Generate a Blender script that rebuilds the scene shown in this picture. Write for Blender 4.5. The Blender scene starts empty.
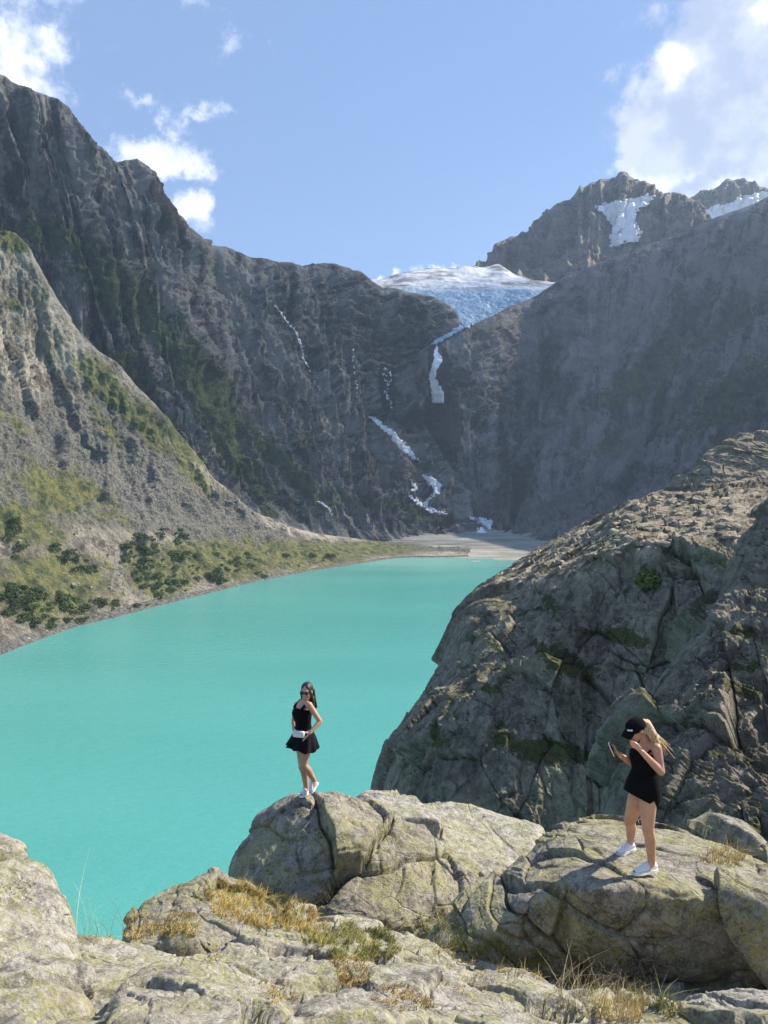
import bpy, bmesh, math, random
import numpy as np
from mathutils import Vector, Matrix
from mathutils.bvhtree import BVHTree

# ------------------------------------------------------------------ camera, sky, sun, exposure
SC = bpy.context.scene
COL = SC.collection
F, HOR, EYE = 770.0, 470.0, 140.0          # focal length (px), horizon row, eye height above the lake
cam_d = bpy.data.cameras.new('camera'); cam = bpy.data.objects.new('camera', cam_d); COL.objects.link(cam)
cam.location = (0, 0, EYE); cam.rotation_euler = (math.radians(90), 0, 0)
cam_d.sensor_fit = 'VERTICAL'; cam_d.sensor_height = 24.0; cam_d.lens = 24.0*F/1024
cam_d.shift_y = -(512-HOR)/1024; cam_d.clip_start = 0.1; cam_d.clip_end = 40000
SC.camera = cam
SC.view_settings.view_transform = 'Standard'; SC.view_settings.look = 'None'
SC.view_settings.gamma = 1; SC.view_settings.use_curve_mapping = False
SC.view_settings.exposure = 0.9
SUN_EL, SUN_AZ = math.radians(39), math.radians(66)      # azimuth clockwise from +Y
SUN = Vector((math.cos(SUN_EL)*math.sin(SUN_AZ), math.cos(SUN_EL)*math.cos(SUN_AZ), math.sin(SUN_EL)))
sd = bpy.data.lights.new('sun', 'SUN'); sun = bpy.data.objects.new('sun', sd); COL.objects.link(sun)
sd.energy = 4.9; sd.angle = math.radians(0.5); sd.color = (1, 0.91, 0.76)
sun.rotation_euler = SUN.to_track_quat('Z', 'Y').to_euler(); sun.location = (300, 0, 400)
SC.cycles.use_denoising = True
SC.cycles.max_bounces = 6; SC.cycles.diffuse_bounces = 3; SC.cycles.glossy_bounces = 2
SC.cycles.transparent_max_bounces = 12; SC.cycles.volume_bounces = 0
SC.cycles.use_adaptive_sampling = True; SC.cycles.adaptive_threshold = 0.015

# ------------------------------------------------------------------ node helpers
class T:
    def __init__(s, nt): s.nt = nt; s.n = nt.nodes; s.l = nt.links
    def put(s, sock, v):
        if v is None: return
        if isinstance(v, bpy.types.NodeSocket): s.l.new(v, sock)
        elif isinstance(v, (tuple, list)) and len(v) == 3 and sock.type == 'RGBA': sock.default_value = (*v, 1)
        else: sock.default_value = v
    def node(s, typ, ins=None, **pr):
        n = s.n.new(typ)
        for k, v in pr.items(): setattr(n, k, v)
        for k, v in (ins or {}).items(): s.put(n.inputs[k], v)
        return n
    def m(s, op, a, b=0.0, c=None, clamp=False):
        n = s.node('ShaderNodeMath', {0: a, 1: b}, operation=op, use_clamp=clamp)
        if c is not None: s.put(n.inputs[2], c)
        return n.outputs[0]
    def vm(s, op, a, b=None, out=0):
        n = s.node('ShaderNodeVectorMath', {0: a}, operation=op)
        if b is not None:
            if op == 'SCALE': s.put(n.inputs['Scale'], b)
            else: s.put(n.inputs[1], b)
        return n.outputs[out]
    def noise(s, vec, scale, detail=4, rough=0.55, dist=0.0, col=False):
        n = s.node('ShaderNodeTexNoise', {'Vector': vec, 'Scale': scale, 'Detail': detail, 'Roughness': rough, 'Distortion': dist})
        return n.outputs['Color' if col else 'Fac']
    def vor(s, vec, scale, feature='F1', out='Distance', rand=1.0):
        n = s.node('ShaderNodeTexVoronoi', feature=feature)
        s.put(n.inputs['Vector'], vec); s.put(n.inputs['Scale'], scale); s.put(n.inputs['Randomness'], rand)
        return n.outputs[out]
    def rng(s, v, a, b, c=0.0, d=1.0, smooth=True):
        n = s.node('ShaderNodeMapRange', {'Value': v, 'From Min': a, 'From Max': b, 'To Min': c, 'To Max': d})
        if smooth: n.interpolation_type = 'SMOOTHSTEP'
        return n.outputs[0]
    def mix(s, f, a, b, blend='MIX'):
        n = s.node('ShaderNodeMix', data_type='RGBA', blend_type=blend)
        s.put(n.inputs[0], f); s.put(n.inputs[6], a); s.put(n.inputs[7], b)
        return n.outputs[2]
    def bump(s, h, dist, strength=1.0, normal=None):
        n = s.node('ShaderNodeBump', {'Height': h, 'Distance': dist, 'Strength': strength})
        if normal is not None: s.put(n.inputs['Normal'], normal)
        return n.outputs[0]
    def attr(s, name): return s.node('ShaderNodeAttribute', attribute_name=name).outputs['Fac']
    def vattr(s, name): return s.node('ShaderNodeAttribute', attribute_name=name).outputs['Vector']

def material(name):
    m = bpy.data.materials.new(name); m.use_nodes = True; m.node_tree.nodes.clear()
    t = T(m.node_tree)
    t.out = t.node('ShaderNodeOutputMaterial')
    t.pos = t.node('ShaderNodeNewGeometry').outputs['Position']
    return m, t
def finish(t, **ins):
    p = t.node('ShaderNodeBsdfPrincipled', {k.replace('_', ' '): v for k, v in ins.items()})
    t.l.new(p.outputs[0], t.out.inputs['Surface']); return p
def simple(name, col, rough=0.6, bump=0.0, bscale=200, **kw):
    m, t = material(name)
    c = t.mix(t.rng(t.noise(t.pos, bscale, 3), 0.3, 0.7), tuple(x*0.82 for x in col), tuple(min(1, x*1.1) for x in col))
    kw2 = dict(Base_Color=c, Roughness=rough, **kw)
    if bump: kw2['Normal'] = t.bump(t.noise(t.pos, bscale, 4), bump)
    finish(t, **kw2); return m

# ------------------------------------------------------------------ world: sky with a few clouds by direction
world = bpy.data.worlds.new('World'); SC.world = world; world.use_nodes = True
world.node_tree.nodes.clear(); w = T(world.node_tree)
sky = w.node('ShaderNodeTexSky', sky_type='NISHITA', sun_disc=False, sun_elevation=SUN_EL, sun_rotation=SUN_AZ,
             altitude=1800, air_density=1.0, dust_density=0.6, ozone_density=1.2)
D = w.vm('NORMALIZE', w.node('ShaderNodeTexCoord').outputs['Generated'])
def sdir(px, py): return Vector(((px-384)/F, 1, (HOR-py)/F)).normalized()
warp = w.vm('SCALE', w.vm('SUBTRACT', w.noise(D, 9.0, 6, 0.6, col=True), (0.5, 0.5, 0.5)), 0.075)
warp2 = w.vm('SCALE', w.vm('SUBTRACT', w.noise(D, 42.0, 7, 0.65, col=True), (0.5, 0.5, 0.5)), 0.032)
DW = w.vm('ADD', w.vm('ADD', D, warp), warp2)
def blobs(lst):
    f = None
    for (px, py, rx, ry, k) in lst:
        c = sdir(px, py)
        v = w.vm('MULTIPLY', w.vm('SUBTRACT', DW, tuple(c)), (F/rx, F/rx, F/ry))
        d = w.m('MULTIPLY', w.m('SUBTRACT', 1.0, w.vm('LENGTH', v, out=1)), k)
        f = d if f is None else w.m('MAXIMUM', f, d)
    return f
white = blobs([(160,158,52,22,1.4),(192,205,26,22,1.2),(128,157,26,10,.7),(170,135,22,26,.9),(184,112,36,9,.55),(140,103,22,7,.35),
               (676,56,24,22,1.3),(683,72,18,20,1.0),(668,66,14,16,.8),(20,40,52,48,1.0),(10,88,60,26,.8),(60,5,60,18,.3),(200,8,26,9,.25),(228,44,16,12,.22),
               (440,274,36,8,1.6),(388,281,16,5,1.2),(665,178,60,16,.9),(745,182,60,20,.9),(762,4,14,12,.9),
               (-250,-60,180,90,1.),(1000,-120,160,80,.9),(-600,100,200,70,.8)])
grey = blobs([(760,110,135,120,1.5),(700,160,90,45,.9),(800,40,100,60,1.1),(640,165,40,26,.5),(900,150,160,130,1.3)])
fine = w.noise(D, 22.0, 9, 0.62)
wf = w.rng(w.m('ADD', white, w.m('MULTIPLY', w.m('SUBTRACT', fine, 0.5), 2.4)), 0.05, 0.85)
gf = w.rng(w.m('ADD', grey, w.m('MULTIPLY', w.m('SUBTRACT', fine, 0.5), 1.3)), 0.08, 0.36)
skyc = w.mix(0.35, sky.outputs[0], (3.2, 5.0, 8.9))
gshade = w.rng(w.noise(w.vm('ADD', D, (0.01, 0, -0.03)), 15.0, 8, 0.6), 0.40, 0.62)
c1 = w.mix(w.m('MULTIPLY', gf, 0.88), skyc, w.mix(gshade, (4.1, 4.7, 6.2), (6.0, 6.5, 7.7)))
c2 = w.mix(w.m('MULTIPLY', wf, 0.92), c1, w.mix(w.rng(fine, 0.35, 0.6), (6.6, 7.2, 8.6), (8.6, 8.9, 9.5)))
bg = w.node('ShaderNodeBackground', {'Color': c2, 'Strength': 0.082})
w.l.new(bg.outputs[0], w.node('ShaderNodeOutputWorld').inputs['Surface'])

# ------------------------------------------------------------------ numpy noise
_r = np.random.RandomState(7)
_G = _r.normal(size=(256, 3)); _G /= np.linalg.norm(_G, axis=1)[:, None]
_J = _r.rand(4096, 3)
def _h(ix, iy, iz, s=0):
    h = (ix*374761393 + iy*668265263 + iz*2147483647 + s*1274126177) & 0xffffffff
    h = ((h ^ (h >> 13))*1274126177) & 0xffffffff
    return h ^ (h >> 16)
def perlin(P, seed=0):
    I = np.floor(P).astype(np.int64); f = P-I; w_ = f*f*f*(f*(f*6-15)+10)
    out = np.zeros(len(P))
    for dx in (0, 1):
        wx = w_[:, 0] if dx else 1-w_[:, 0]
        for dy in (0, 1):
            wy = w_[:, 1] if dy else 1-w_[:, 1]
            for dz in (0, 1):
                wz = w_[:, 2] if dz else 1-w_[:, 2]
                g = _G[_h(I[:, 0]+dx, I[:, 1]+dy, I[:, 2]+dz, seed) & 255]
                out += wx*wy*wz*(g[:, 0]*(f[:, 0]-dx)+g[:, 1]*(f[:, 1]-dy)+g[:, 2]*(f[:, 2]-dz))
    return out*1.6
def fbm(P, octv=5, gain=0.5, lac=2.03, seed=0):
    o = np.zeros(len(P)); a = 1.0; P = P.copy()
    for i in range(octv):
        o += a*perlin(P, seed+i); P = P*lac+13.7; a *= gain
    return o
def ridged(P, octv=5, gain=0.5, lac=2.1, seed=0):
    o = np.zeros(len(P)); a = 1.0; wgt = 1.0; P = P.copy()
    for i in range(octv):
        n = 1-np.abs(perlin(P, seed+i)); n = n*n*wgt
        o += a*(n-0.5); wgt = np.clip(n*1.6, 0, 1); P = P*lac+7.1; a *= gain
    return o
def facets(P, seed=0, tilt=0.8):
    """blocky rock: every Voronoi cell is a tilted plane; returns height and distance to the nearest joint"""
    I = np.floor(P).astype(np.int64); n = len(P)
    b1 = np.full(n, 9e9); b2 = np.full(n, 9e9); val = np.zeros(n)
    for dx in (-1, 0, 1):
        for dy in (-1, 0, 1):
            for dz in (-1, 0, 1):
                h = _h(I[:, 0]+dx, I[:, 1]+dy, I[:, 2]+dz, seed)
                c = I+np.array([dx, dy, dz])+_J[h & 4095]
                q = P-c; d = (q*q).sum(1)
                g = _G[(h >> 8) & 255]
                v = (_J[(h >> 4) & 4095][:, 0]-0.5)+tilt*(q*g).sum(1)
                m = d < b1
                b2 = np.where(m, b1, np.minimum(b2, d)); val = np.where(m, v, val); b1 = np.where(m, d, b1)
    return val, np.sqrt(b2)-np.sqrt(b1)
def sstep(x, a, b):
    t = np.clip((x-a)/(b-a), 0, 1); return t*t*(3-2*t)

# ------------------------------------------------------------------ geometry helpers
def W(px, py, Y): return np.array([(px-384)/F*Y, Y, EYE-(py-HOR)/F*Y])
def Gz(px, Y, z): return np.array([(px-384)/F*Y, Y, z])
def proj(V): return np.stack([384+F*V[..., 0]/V[..., 1], HOR+F*(EYE-V[..., 2])/V[..., 1]], -1)
def tag(o, label=None, cat=None, group=None, kind=None):
    for k, v in (('label', label), ('category', cat), ('group', group), ('kind', kind)):
        if v: o[k] = v
    return o
def raw_mesh(name, V, Fc, smooth=True, origin=None):
    """V (n,3); Fc (m,k) equal-size faces"""
    me = bpy.data.meshes.new(name); V = np.asarray(V, float); Fc = np.asarray(Fc, np.int32)
    if origin is not None: V = V-np.asarray(origin)
    k = Fc.shape[1]
    me.vertices.add(len(V)); me.vertices.foreach_set('co', V.astype(np.float32).ravel())
    me.loops.add(Fc.size); me.loops.foreach_set('vertex_index', Fc.ravel())
    me.polygons.add(len(Fc)); me.polygons.foreach_set('loop_start', np.arange(0, Fc.size, k, dtype=np.int32))
    me.polygons.foreach_set('loop_total', np.full(len(Fc), k, np.int32))
    me.polygons.foreach_set('use_smooth', np.full(len(Fc), smooth, bool))
    me.update(calc_edges=True); me.validate()
    return me
def link(name, me, mat, parent=None, loc=None):
    o = bpy.data.objects.new(name, me); COL.objects.link(o)
    if mat is not None and len(me.materials) == 0: me.materials.append(mat)
    if loc is not None: o.location = tuple(float(c) for c in loc)
    if parent is not None: o.parent = parent
    return o
def base_of(V):
    return np.array([(V[:, 0].min()+V[:, 0].max())/2, (V[:, 1].min()+V[:, 1].max())/2, V[:, 2].min()])
def add_attr(me, name, arr):
    a = me.attributes.new(name, 'FLOAT', 'POINT'); a.data.foreach_set('value', np.asarray(arr, np.float32).ravel())
def add_vec(me, name, arr):
    a = me.attributes.new(name, 'FLOAT_VECTOR', 'POINT'); a.data.foreach_set('vector', np.asarray(arr, np.float32).ravel())
def grid_faces(nu, nv):
    i = np.arange(nu-1)[:, None]*nv+np.arange(nv-1)[None, :]; i = i.ravel()
    return np.stack([i, i+nv, i+nv+1, i+1], 1)
def grid_normals(V):
    du = np.gradient(V, axis=0); dv = np.gradient(V, axis=1)
    n = np.cross(du, dv); return n/(np.linalg.norm(n, axis=2)[..., None]+1e-12)
def cubic(xs, ys, x):
    """monotone-ish cubic (Catmull-Rom with clipped tangents); ys (k,d)"""
    xs = np.asarray(xs, float); ys = np.asarray(ys, float)
    dl = np.diff(ys, axis=0)/np.diff(xs)[:, None]
    tg = np.zeros_like(ys); tg[0] = dl[0]; tg[-1] = dl[-1]
    tg[1:-1] = (dl[1:]+dl[:-1])/2
    i = np.clip(np.searchsorted(xs, x)-1, 0, len(xs)-2); h = (xs[i+1]-xs[i])[:, None]
    t = ((x-xs[i])/(xs[i+1]-xs[i]))[:, None]
    return ((2*t**3-3*t**2+1)*ys[i]+(t**3-2*t**2+t)*h*tg[i]+(-2*t**3+3*t**2)*ys[i+1]+(t**3-t**2)*h*tg[i+1])
def lin(xs, ys, x):
    ys = np.asarray(ys, float)
    return np.stack([np.interp(x, xs, ys[:, k]) for k in range(ys.shape[1])], 1)
def loft(rows, us, nu, nv, vs=None, rowlin=(), linear=False):
    """rows: list of [(u, point)], interpolated along u then across rows; us=(u0,u1) or explicit array"""
    U = np.linspace(us[0], us[1], nu) if len(us) == 2 else np.asarray(us)
    R = []
    for k, row in enumerate(rows):
        xs = [r[0] for r in row]; ys = [r[1] for r in row]
        R.append((lin if k in rowlin else cubic)(xs, ys, U))
    R = np.stack(R, 0)                                   # rows, nu, 3
    kk = np.arange(len(rows)) if vs is None else np.asarray(vs, float)
    v = np.linspace(kk[0], kk[-1], nv)
    Q = (lin if linear else cubic)(kk, R.reshape(len(rows), -1), v).reshape(nv, nu, 3)
    return Q.transpose(1, 0, 2), U, v
def bvh_of(V, Fc): return BVHTree.FromPolygons([tuple(p) for p in V.tolist()], Fc.tolist())
def ray(bvh, px, py):
    d = Vector(((px-384)/F, 1, (HOR-py)/F)).normalized()
    h = bvh.ray_cast(Vector((0, 0, EYE)), d)
    return h
def inpoly(x, y, poly):
    c = np.zeros(x.shape, bool); n = len(poly); j = n-1
    for i in range(n):
        xi, yi = poly[i]; xj, yj = poly[j]
        c ^= ((yi > y) != (yj > y)) & (x < (xj-xi)*(y-yi)/(yj-yi+1e-9)+xi); j = i
    return c
def soft_patch(px, py, lst):
    """sum of soft ellipses given where they sit on the slope"""
    o = np.zeros(px.shape)
    for (cx, cy, rx, ry, ang, k) in lst:
        a = math.radians(ang); dx = px-cx; dy = py-cy
        u = (dx*math.cos(a)+dy*math.sin(a))/rx; v = (-dx*math.sin(a)+dy*math.cos(a))/ry
        o = np.maximum(o, k*np.clip(1.25-np.sqrt(u*u+v*v), 0, 1))
    return o

def cliffblocks(P, s, vert=2.4, seed=0, lean=(0., 0.), groove=1.0, fine_=1.0):
    """vertical jointed rock: large slabs, medium blocks, small chips, upright grooves"""
    Q = P.copy(); Q[:, 0] += lean[0]*P[:, 2]; Q[:, 1] += lean[1]*P[:, 2]
    Q = Q+np.stack([fbm(P/(s*1.5), 5, seed=seed+50), fbm(P/(s*1.5), 5, seed=seed+53), fbm(P/(s*2), 5, seed=seed+56)], 1)*s*.07
    f1, j1 = facets(Q/np.array([s, s, s*vert]), seed, .9)
    f2, j2 = facets(Q/np.array([s*.42, s*.42, s*.42*vert*1.3]), seed+1, 1.2)
    f3, j3 = facets(Q/np.array([s*.17, s*.17, s*.17*2.6]), seed+2, 1.3)
    f4, j4 = facets(Q/np.array([s*.06, s*.06, s*.06*2.]), seed+3, 1.3)
    d = f1*s*.38+f2*s*.10*fine_+f3*s*.032*fine_+f4*s*.010*fine_-s*.12
    d -= (1-sstep(j1, 0, .018))*s*.05+(1-sstep(j2, 0, .02))*s*.02
    d += ridged(Q/np.array([s*.16, s*.16, s*1.5]), 5, .6, seed=seed+4)*s*.022*groove
    d += fbm(P*np.array([1, 1, .6])/(s*.25), 6, .55, seed=seed+5)*s*.013
    return d
# ------------------------------------------------------------------ materials of the mountains
def mountain_mat(name, dark, light, tint, bs=1.0, grassc=((0.032,0.055,0.014),(0.115,0.14,0.035)), screec=((0.13,0.125,0.115),(0.26,0.245,0.22)), strata=0.5):
    m, t = material(name)
    P = t.pos
    big = t.noise(P, 0.006*bs, 6, 0.6)
    mid = t.noise(P, 0.035*bs, 8, 0.68)
    fin = t.noise(P, 0.22*bs, 8, 0.7)
    st = t.noise(t.vm('MULTIPLY', P, (0.012*bs, 0.012*bs, 0.07*bs)), 1.0, 8, 0.65)
    fl = t.noise(t.vm('MULTIPLY', t.vattr('flow'), (0.045*bs, 0.011*bs, 0)), 1.0, 8, 0.66)
    st = t.node('ShaderNodeMix', {0: t.attr('head'), 2: fl, 3: st}, data_type='FLOAT').outputs[0]
    f = t.m('ADD', t.m('MULTIPLY', mid, 0.6), t.m('ADD', t.m('MULTIPLY', st, strata), t.m('MULTIPLY', fin, 0.35)))
    s = 0.6+strata+0.35
    rock = t.mix(t.rng(f, 0.43*s, 0.57*s), dark, light)
    rock = t.mix(t.rng(big, 0.44, 0.60, 0, 0.6), rock, tint)
    tn = t.attr('tone')
    rock = t.mix(t.rng(tn, .48, .2, 0, .85), rock, tuple(c*.7 for c in dark))
    rock = t.mix(t.rng(tn, .54, .80, 0, .85), rock, tuple(min(1, c*1.25) for c in light))
    rock = t.mix(t.rng(t.noise(t.vm('ADD', P, (310., 90., 40.)), 0.011*bs, 6, 0.65), 0.52, 0.60, 0, 0.55), rock, tuple(min(1, c*1.15) for c in light))
    rock = t.mix(t.rng(fin, 0.62, 0.72, 0, 0.45), rock, tuple(min(1, c*1.8) for c in light))
    rock = t.mix(t.rng(fin, 0.40, 0.30, 0, 0.6), rock, tuple(c*0.5 for c in dark))
    sc = t.mix(t.rng(t.noise(P, 0.35*bs, 9, 0.75), 0.38, 0.64), screec[0], screec[1])
    base = t.mix(t.rng(t.m('ADD', t.attr('scree'), t.m('MULTIPLY', t.m('SUBTRACT', fin, 0.5), 0.7)), 0.3, 0.6), rock, sc)
    gm = t.m('ADD', t.attr('grass'), t.m('MULTIPLY', t.m('SUBTRACT', mid, 0.5), 1.7))
    gm = t.m('ADD', gm, t.m('MULTIPLY', t.m('SUBTRACT', fin, 0.5), 1.3))
    gc = t.mix(t.rng(t.noise(P, 0.09*bs, 5), 0.35, 0.65), grassc[0], grassc[1])
    base = t.mix(t.rng(gm, 0.40, 0.62, 0, 0.9), base, gc)
    wet_shade = t.rng(t.m('ADD', t.attr('wet_shade'), t.m('MULTIPLY', t.m('SUBTRACT', fin, 0.5), 0.8)), .35, .6)
    base = t.mix(t.m('MULTIPLY', wet_shade, .8), base, (0.018,0.019,0.021))  # wet rock, with the gorge's shade also put into the colour
    h = t.m('ADD', t.m('MULTIPLY', mid, 1.0), t.m('ADD', t.m('MULTIPLY', fin, 0.35), t.m('MULTIPLY', st, strata*0.8)))
    finish(t, Base_Color=base, Roughness=0.92, Normal=t.bump(h, 14/bs, 1.0))
    return m

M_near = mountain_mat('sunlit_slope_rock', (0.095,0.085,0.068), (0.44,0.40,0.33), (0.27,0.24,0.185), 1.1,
                      grassc=((0.038,0.065,0.015),(0.19,0.185,0.05)), screec=((0.065,0.062,0.054),(0.25,0.24,0.21)), strata=0.2)  # scree tones lowered to carry the half shade on this slope
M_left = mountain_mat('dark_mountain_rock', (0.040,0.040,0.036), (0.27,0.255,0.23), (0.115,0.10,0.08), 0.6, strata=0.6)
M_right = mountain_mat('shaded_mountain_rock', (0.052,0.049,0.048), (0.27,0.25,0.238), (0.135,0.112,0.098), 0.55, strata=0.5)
M_peak = mountain_mat('far_peak_rock', (0.075,0.065,0.055), (0.34,0.29,0.23), (0.24,0.175,0.125), 0.4, strata=0.2)

def terrain(name, V, mat, grass=None, scree=None, label=None, kind='structure', flow=None, head=None, wet_shade=None, tone=None):
    nu, nv = V.shape[:2]; Fc = grid_faces(nu, nv); P = V.reshape(-1, 3)
    org = base_of(P); me = raw_mesh(name, P, Fc, True, org)
    add_attr(me, 'grass', np.zeros(len(P)) if grass is None else grass)
    add_attr(me, 'scree', np.zeros(len(P)) if scree is None else scree)
    add_attr(me, 'tone', np.full(len(P), .5) if tone is None else tone)
    add_attr(me, 'wet_shade', np.zeros(len(P)) if wet_shade is None else wet_shade)
    if flow is not None: add_vec(me, 'flow', flow)
    add_attr(me, 'head', np.ones(len(P)) if head is None else head)
    o = link(name, me, mat, None, org); tag(o, label, None, None, kind)
    return o, P, Fc

# ---- near left slope: cliff, scree and shrubby shore
def ul(px, py, Y): return (px, W(px, py, Y))
def shore(px, Y): return (px, Gz(px, Y, 0.0))
def under(px, Y): return (px, Gz(px+14, Y-14, -12.0))
ks = [(-260,400),(-200,450),(-60,545),(0,583),(30,622),(60,665),(85,698),(115,730),(150,781),(180,826),(215,884),(250,954),(300,1047),(340,1115),(370,1172),(400,1225),(440,1232),(470,1240)]
rowsA = [
 [under(*k) for k in ks],
 [shore(*k) for k in ks],
 [ul(-260,640,500),ul(-200,600,540),ul(0,560,680),ul(85,550,790),ul(170,548,900),ul(215,560,950),ul(300,561,1090),ul(400,553,1260),ul(470,552,1270)],
 [ul(-260,440,600),ul(-200,430,640),ul(0,440,800),ul(85,470,890),ul(170,500,960),ul(215,530,1010),ul(300,550,1130),ul(400,550,1290),ul(470,550,1290)],
 [ul(-260,240,650),ul(-200,260,700),ul(0,330,850),ul(60,380,920),ul(85,400,940),ul(170,460,1010),ul(215,508,1060),ul(300,541,1170),ul(400,547,1320),ul(470,549,1300)],
 [ul(-260,60,700),ul(-200,100,760),ul(-60,200,860),ul(0,229,900),ul(18,236,903),ul(30,248,908),ul(42,272,920),ul(55,293,935),ul(66,312,950),ul(85,336,990),ul(100,352,1000),ul(118,366,1015),ul(135,385,1030),ul(152,404,1045),ul(170,424,1060),ul(192,452,1090),ul(215,482,1110),ul(250,512,1150),ul(300,530,1230),ul(350,538,1300),ul(400,543,1360),ul(470,547,1340)],
]
crest = rowsA[-1]
rowsA.append([(u, p+np.array([-40, 130, -110.0*(0.25 if u > 250 else 1)])) for u, p in crest])
nu, nv = 620, 420
VA, UA, vA = loft(rowsA, (-260, 470), nu, nv, vs=[-.3, 0, 1, 2, 3, 4, 4.8])
nrm = grid_normals(VA); nrm *= np.sign(nrm[..., 2:3].mean()) or 1
PA = VA.reshape(-1, 3); vv = np.tile(vA, nu); uu = np.repeat(UA, nv)
cliff = sstep(vv, 2.0, 2.8)*sstep(-uu, -150, -40)
shoreamp = sstep(vv, 0.0, 0.5)
gul = ridged(np.stack([uu*0.045, vv*0.7, uu*0], 1), 5, 0.55, seed=3)
fac, jn = facets(PA*np.array([1/30, 1/30, 1/95])+0.15*fbm(PA/30, 2)[:, None], 11)
fac2, jn2 = facets(PA*np.array([1/12, 1/12, 1/24])+0.1*fbm(PA/12, 2)[:, None], 12)
dA = cliff*(cliffblocks(PA, 44, 3.2, 700, (.15, 0), fine_=.7)*1.15+gul*4)
dA += (1-cliff)*(gul*6*sstep(vv, 1, 2.2)+ridged(PA/60, 6, 0.6, seed=5)*5*shoreamp*(1+1.2*sstep(vv, 2.9, 3.6)))
dA *= 1-.72*sstep(vv, 3.0, 3.8)*(1-cliff)
dA += fbm(PA/14, 5, 0.62, seed=6)*(.9+1.1*shoreamp)*np.clip(shoreamp+.15, 0, 1)+np.clip(fbm(PA/7, 3, .7, seed=9)-.55, 0, 1)*2.5*shoreamp
dA *= np.interp(uu, [250, 400], [1, 0.25])*(1-.8*sstep(np.abs(vv-4), .4, 0))
VA = VA+nrm*dA.reshape(nu, nv, 1)
ppA = proj(VA); pxA, pyA = ppA[..., 0].ravel(), ppA[..., 1].ravel()
nA = grid_normals(VA); nzA = np.abs(nA[..., 2]).ravel()
gA = soft_patch(pxA, pyA, [(35,470,60,18,10,.45),(60,490,90,38,20,.75),(45,585,100,50,0,.85),(8,235,30,16,20,1.1),(25,525,70,34,20,.8),
      (185,440,50,20,50,1.0),(105,385,50,22,50,.95),(150,425,50,22,50,.85),(110,430,60,14,50,.55),(225,560,90,30,0,.95),(290,555,100,20,0,1.0),(370,548,70,10,0,.95),(190,470,50,20,50,.6),
      (160,570,60,40,0,.8),(50,350,40,20,60,.45),(20,300,14,50,70,.5),(10,420,40,16,30,.6),(120,520,60,20,30,.4)])
scA = np.maximum(sstep(vv, 1.0, 1.6)*(1-sstep(vv, 3.1, 3.5)), 0.25)*(1-cliff*.8)
scA = np.maximum(scA, 0.9*(vv < 0.12))
scA = np.maximum(scA, soft_patch(pxA, pyA, [(230,520,30,60,-60,.9),(90,450,40,90,-50,.9),(250,545,110,10,8,.7)]))  # adds the dark scree zone, half shade put into its colour
gA = np.where(vv < 0.10, 0, gA)
slope_o, PAf, FA = terrain('valley_slope', VA, M_near, gA, scA, 'sunlit grey cliff, scree and shrubby bank along the left shore', flow=np.stack([uu*1.1, vv*110, uu*0], 1), head=uu*0)
bvhA = bvh_of(PAf, FA)

WET_SHADE_P = [(430,342),(444,346),(452,362),(453,385),(463,396),(462,436),(456,472),(444,458),(424,424),(424,402),(430,385),(428,362)]  # gorge outline darkened as wet rock plus painted shade
def wet_shade_of(px, py):
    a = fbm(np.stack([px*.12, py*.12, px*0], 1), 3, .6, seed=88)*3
    return np.maximum(inpoly(px+a, py+a, WET_SHADE_P)*.75, .62*inpoly(px+a, py-a, [(380,362),(394,366),(397,405),(386,412),(379,400)]))
# ---- big dark mountain on the left running round to the headwall
rk = [(-320,-100,1080),(-250,-60,1150),(-100,30,1300),(0,78,1450),(6,80,1455),(12,86,1460),(22,92,1470),(30,99,1480),(38,98,1487),(47,101,1495),(56,104,1500),(64,110,1520),(72,121,1540),(82,131,1550),(92,146,1570),(104,157,1600),(112,170,1615),(118,167,1620),(124,164,1625),(136,163,1640),(144,170,1660),(150,184,1680),(160,196,1720),(170,208,1760),(180,221,1800),(190,236,1850),(200,242,1870),(212,247,1900),(225,251,1950),(238,254,1980),(250,259,2020),(262,261,2060),(275,265,2100),(290,265,2150),(300,269,2180),(310,267,2200),(320,265,2230),(332,266,2250),(345,270,2260),(358,276,2270),(368,283,2270),(380,289,2270),(392,290,2270),(402,294,2260),(415,295,2255),(430,299,2250),(440,304,2250),(448,309,2250),(453,316,2250)]
ridgeB = [(p[0], W(*p)) for p in rk]+[(458, W(457,325,2235)), (464, W(449,335,2205)), (470, W(434,346,2190))]
footB = [(-320,W(-60,480,960)),(-250,W(0,482,1020)),(0,W(130,488,1150)),(100,W(215,505,1220)),(190,W(300,528,1360)),(250,Gz(345,1440,18)),(325,Gz(395,1500,9)),(400,Gz(442,1540,5)),(470,Gz(490,1560,3))]
ufs = np.array([f[0] for f in footB]); fps = np.array([f[1] for f in footB])
def mixrow(t, sag):
    out = []
    for u, p in ridgeB[::2]+[ridgeB[-1]]:
        f = lin(ufs, fps, np.array([u]))[0]; q = f*(1-t)+p*t; q[2] -= sag*(p[2]-f[2])
        out.append((u, q))
    return sorted({o[0]: o for o in out}.values(), key=lambda o: o[0])
rowsB = [[(u, p+np.array([30, -60, -25.])) for u, p in footB], footB, mixrow(.33, .15), mixrow(.66, .09), ridgeB, [(u, p+np.array([-60, 260, -190.])) for u, p in ridgeB]]
nu, nv = 900, 640
VB, UB, vB = loft(rowsB, (-320, 470), nu, nv, vs=[-.2, 0, 1, 2, 3, 3.5], rowlin=(4, 5))
nrm = grid_normals(VB); nrm *= np.sign(nrm[..., 2:3].mean())
PB = VB.reshape(-1, 3); vv = np.tile(vB, nu); uu = np.repeat(UB, nv)
gul = ridged(np.stack([uu*0.03+0.25*perlin(np.stack([uu*.02, vv, uu*0], 1), 4), vv*0.55, uu*0], 1), 6, 0.55, seed=23)
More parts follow.
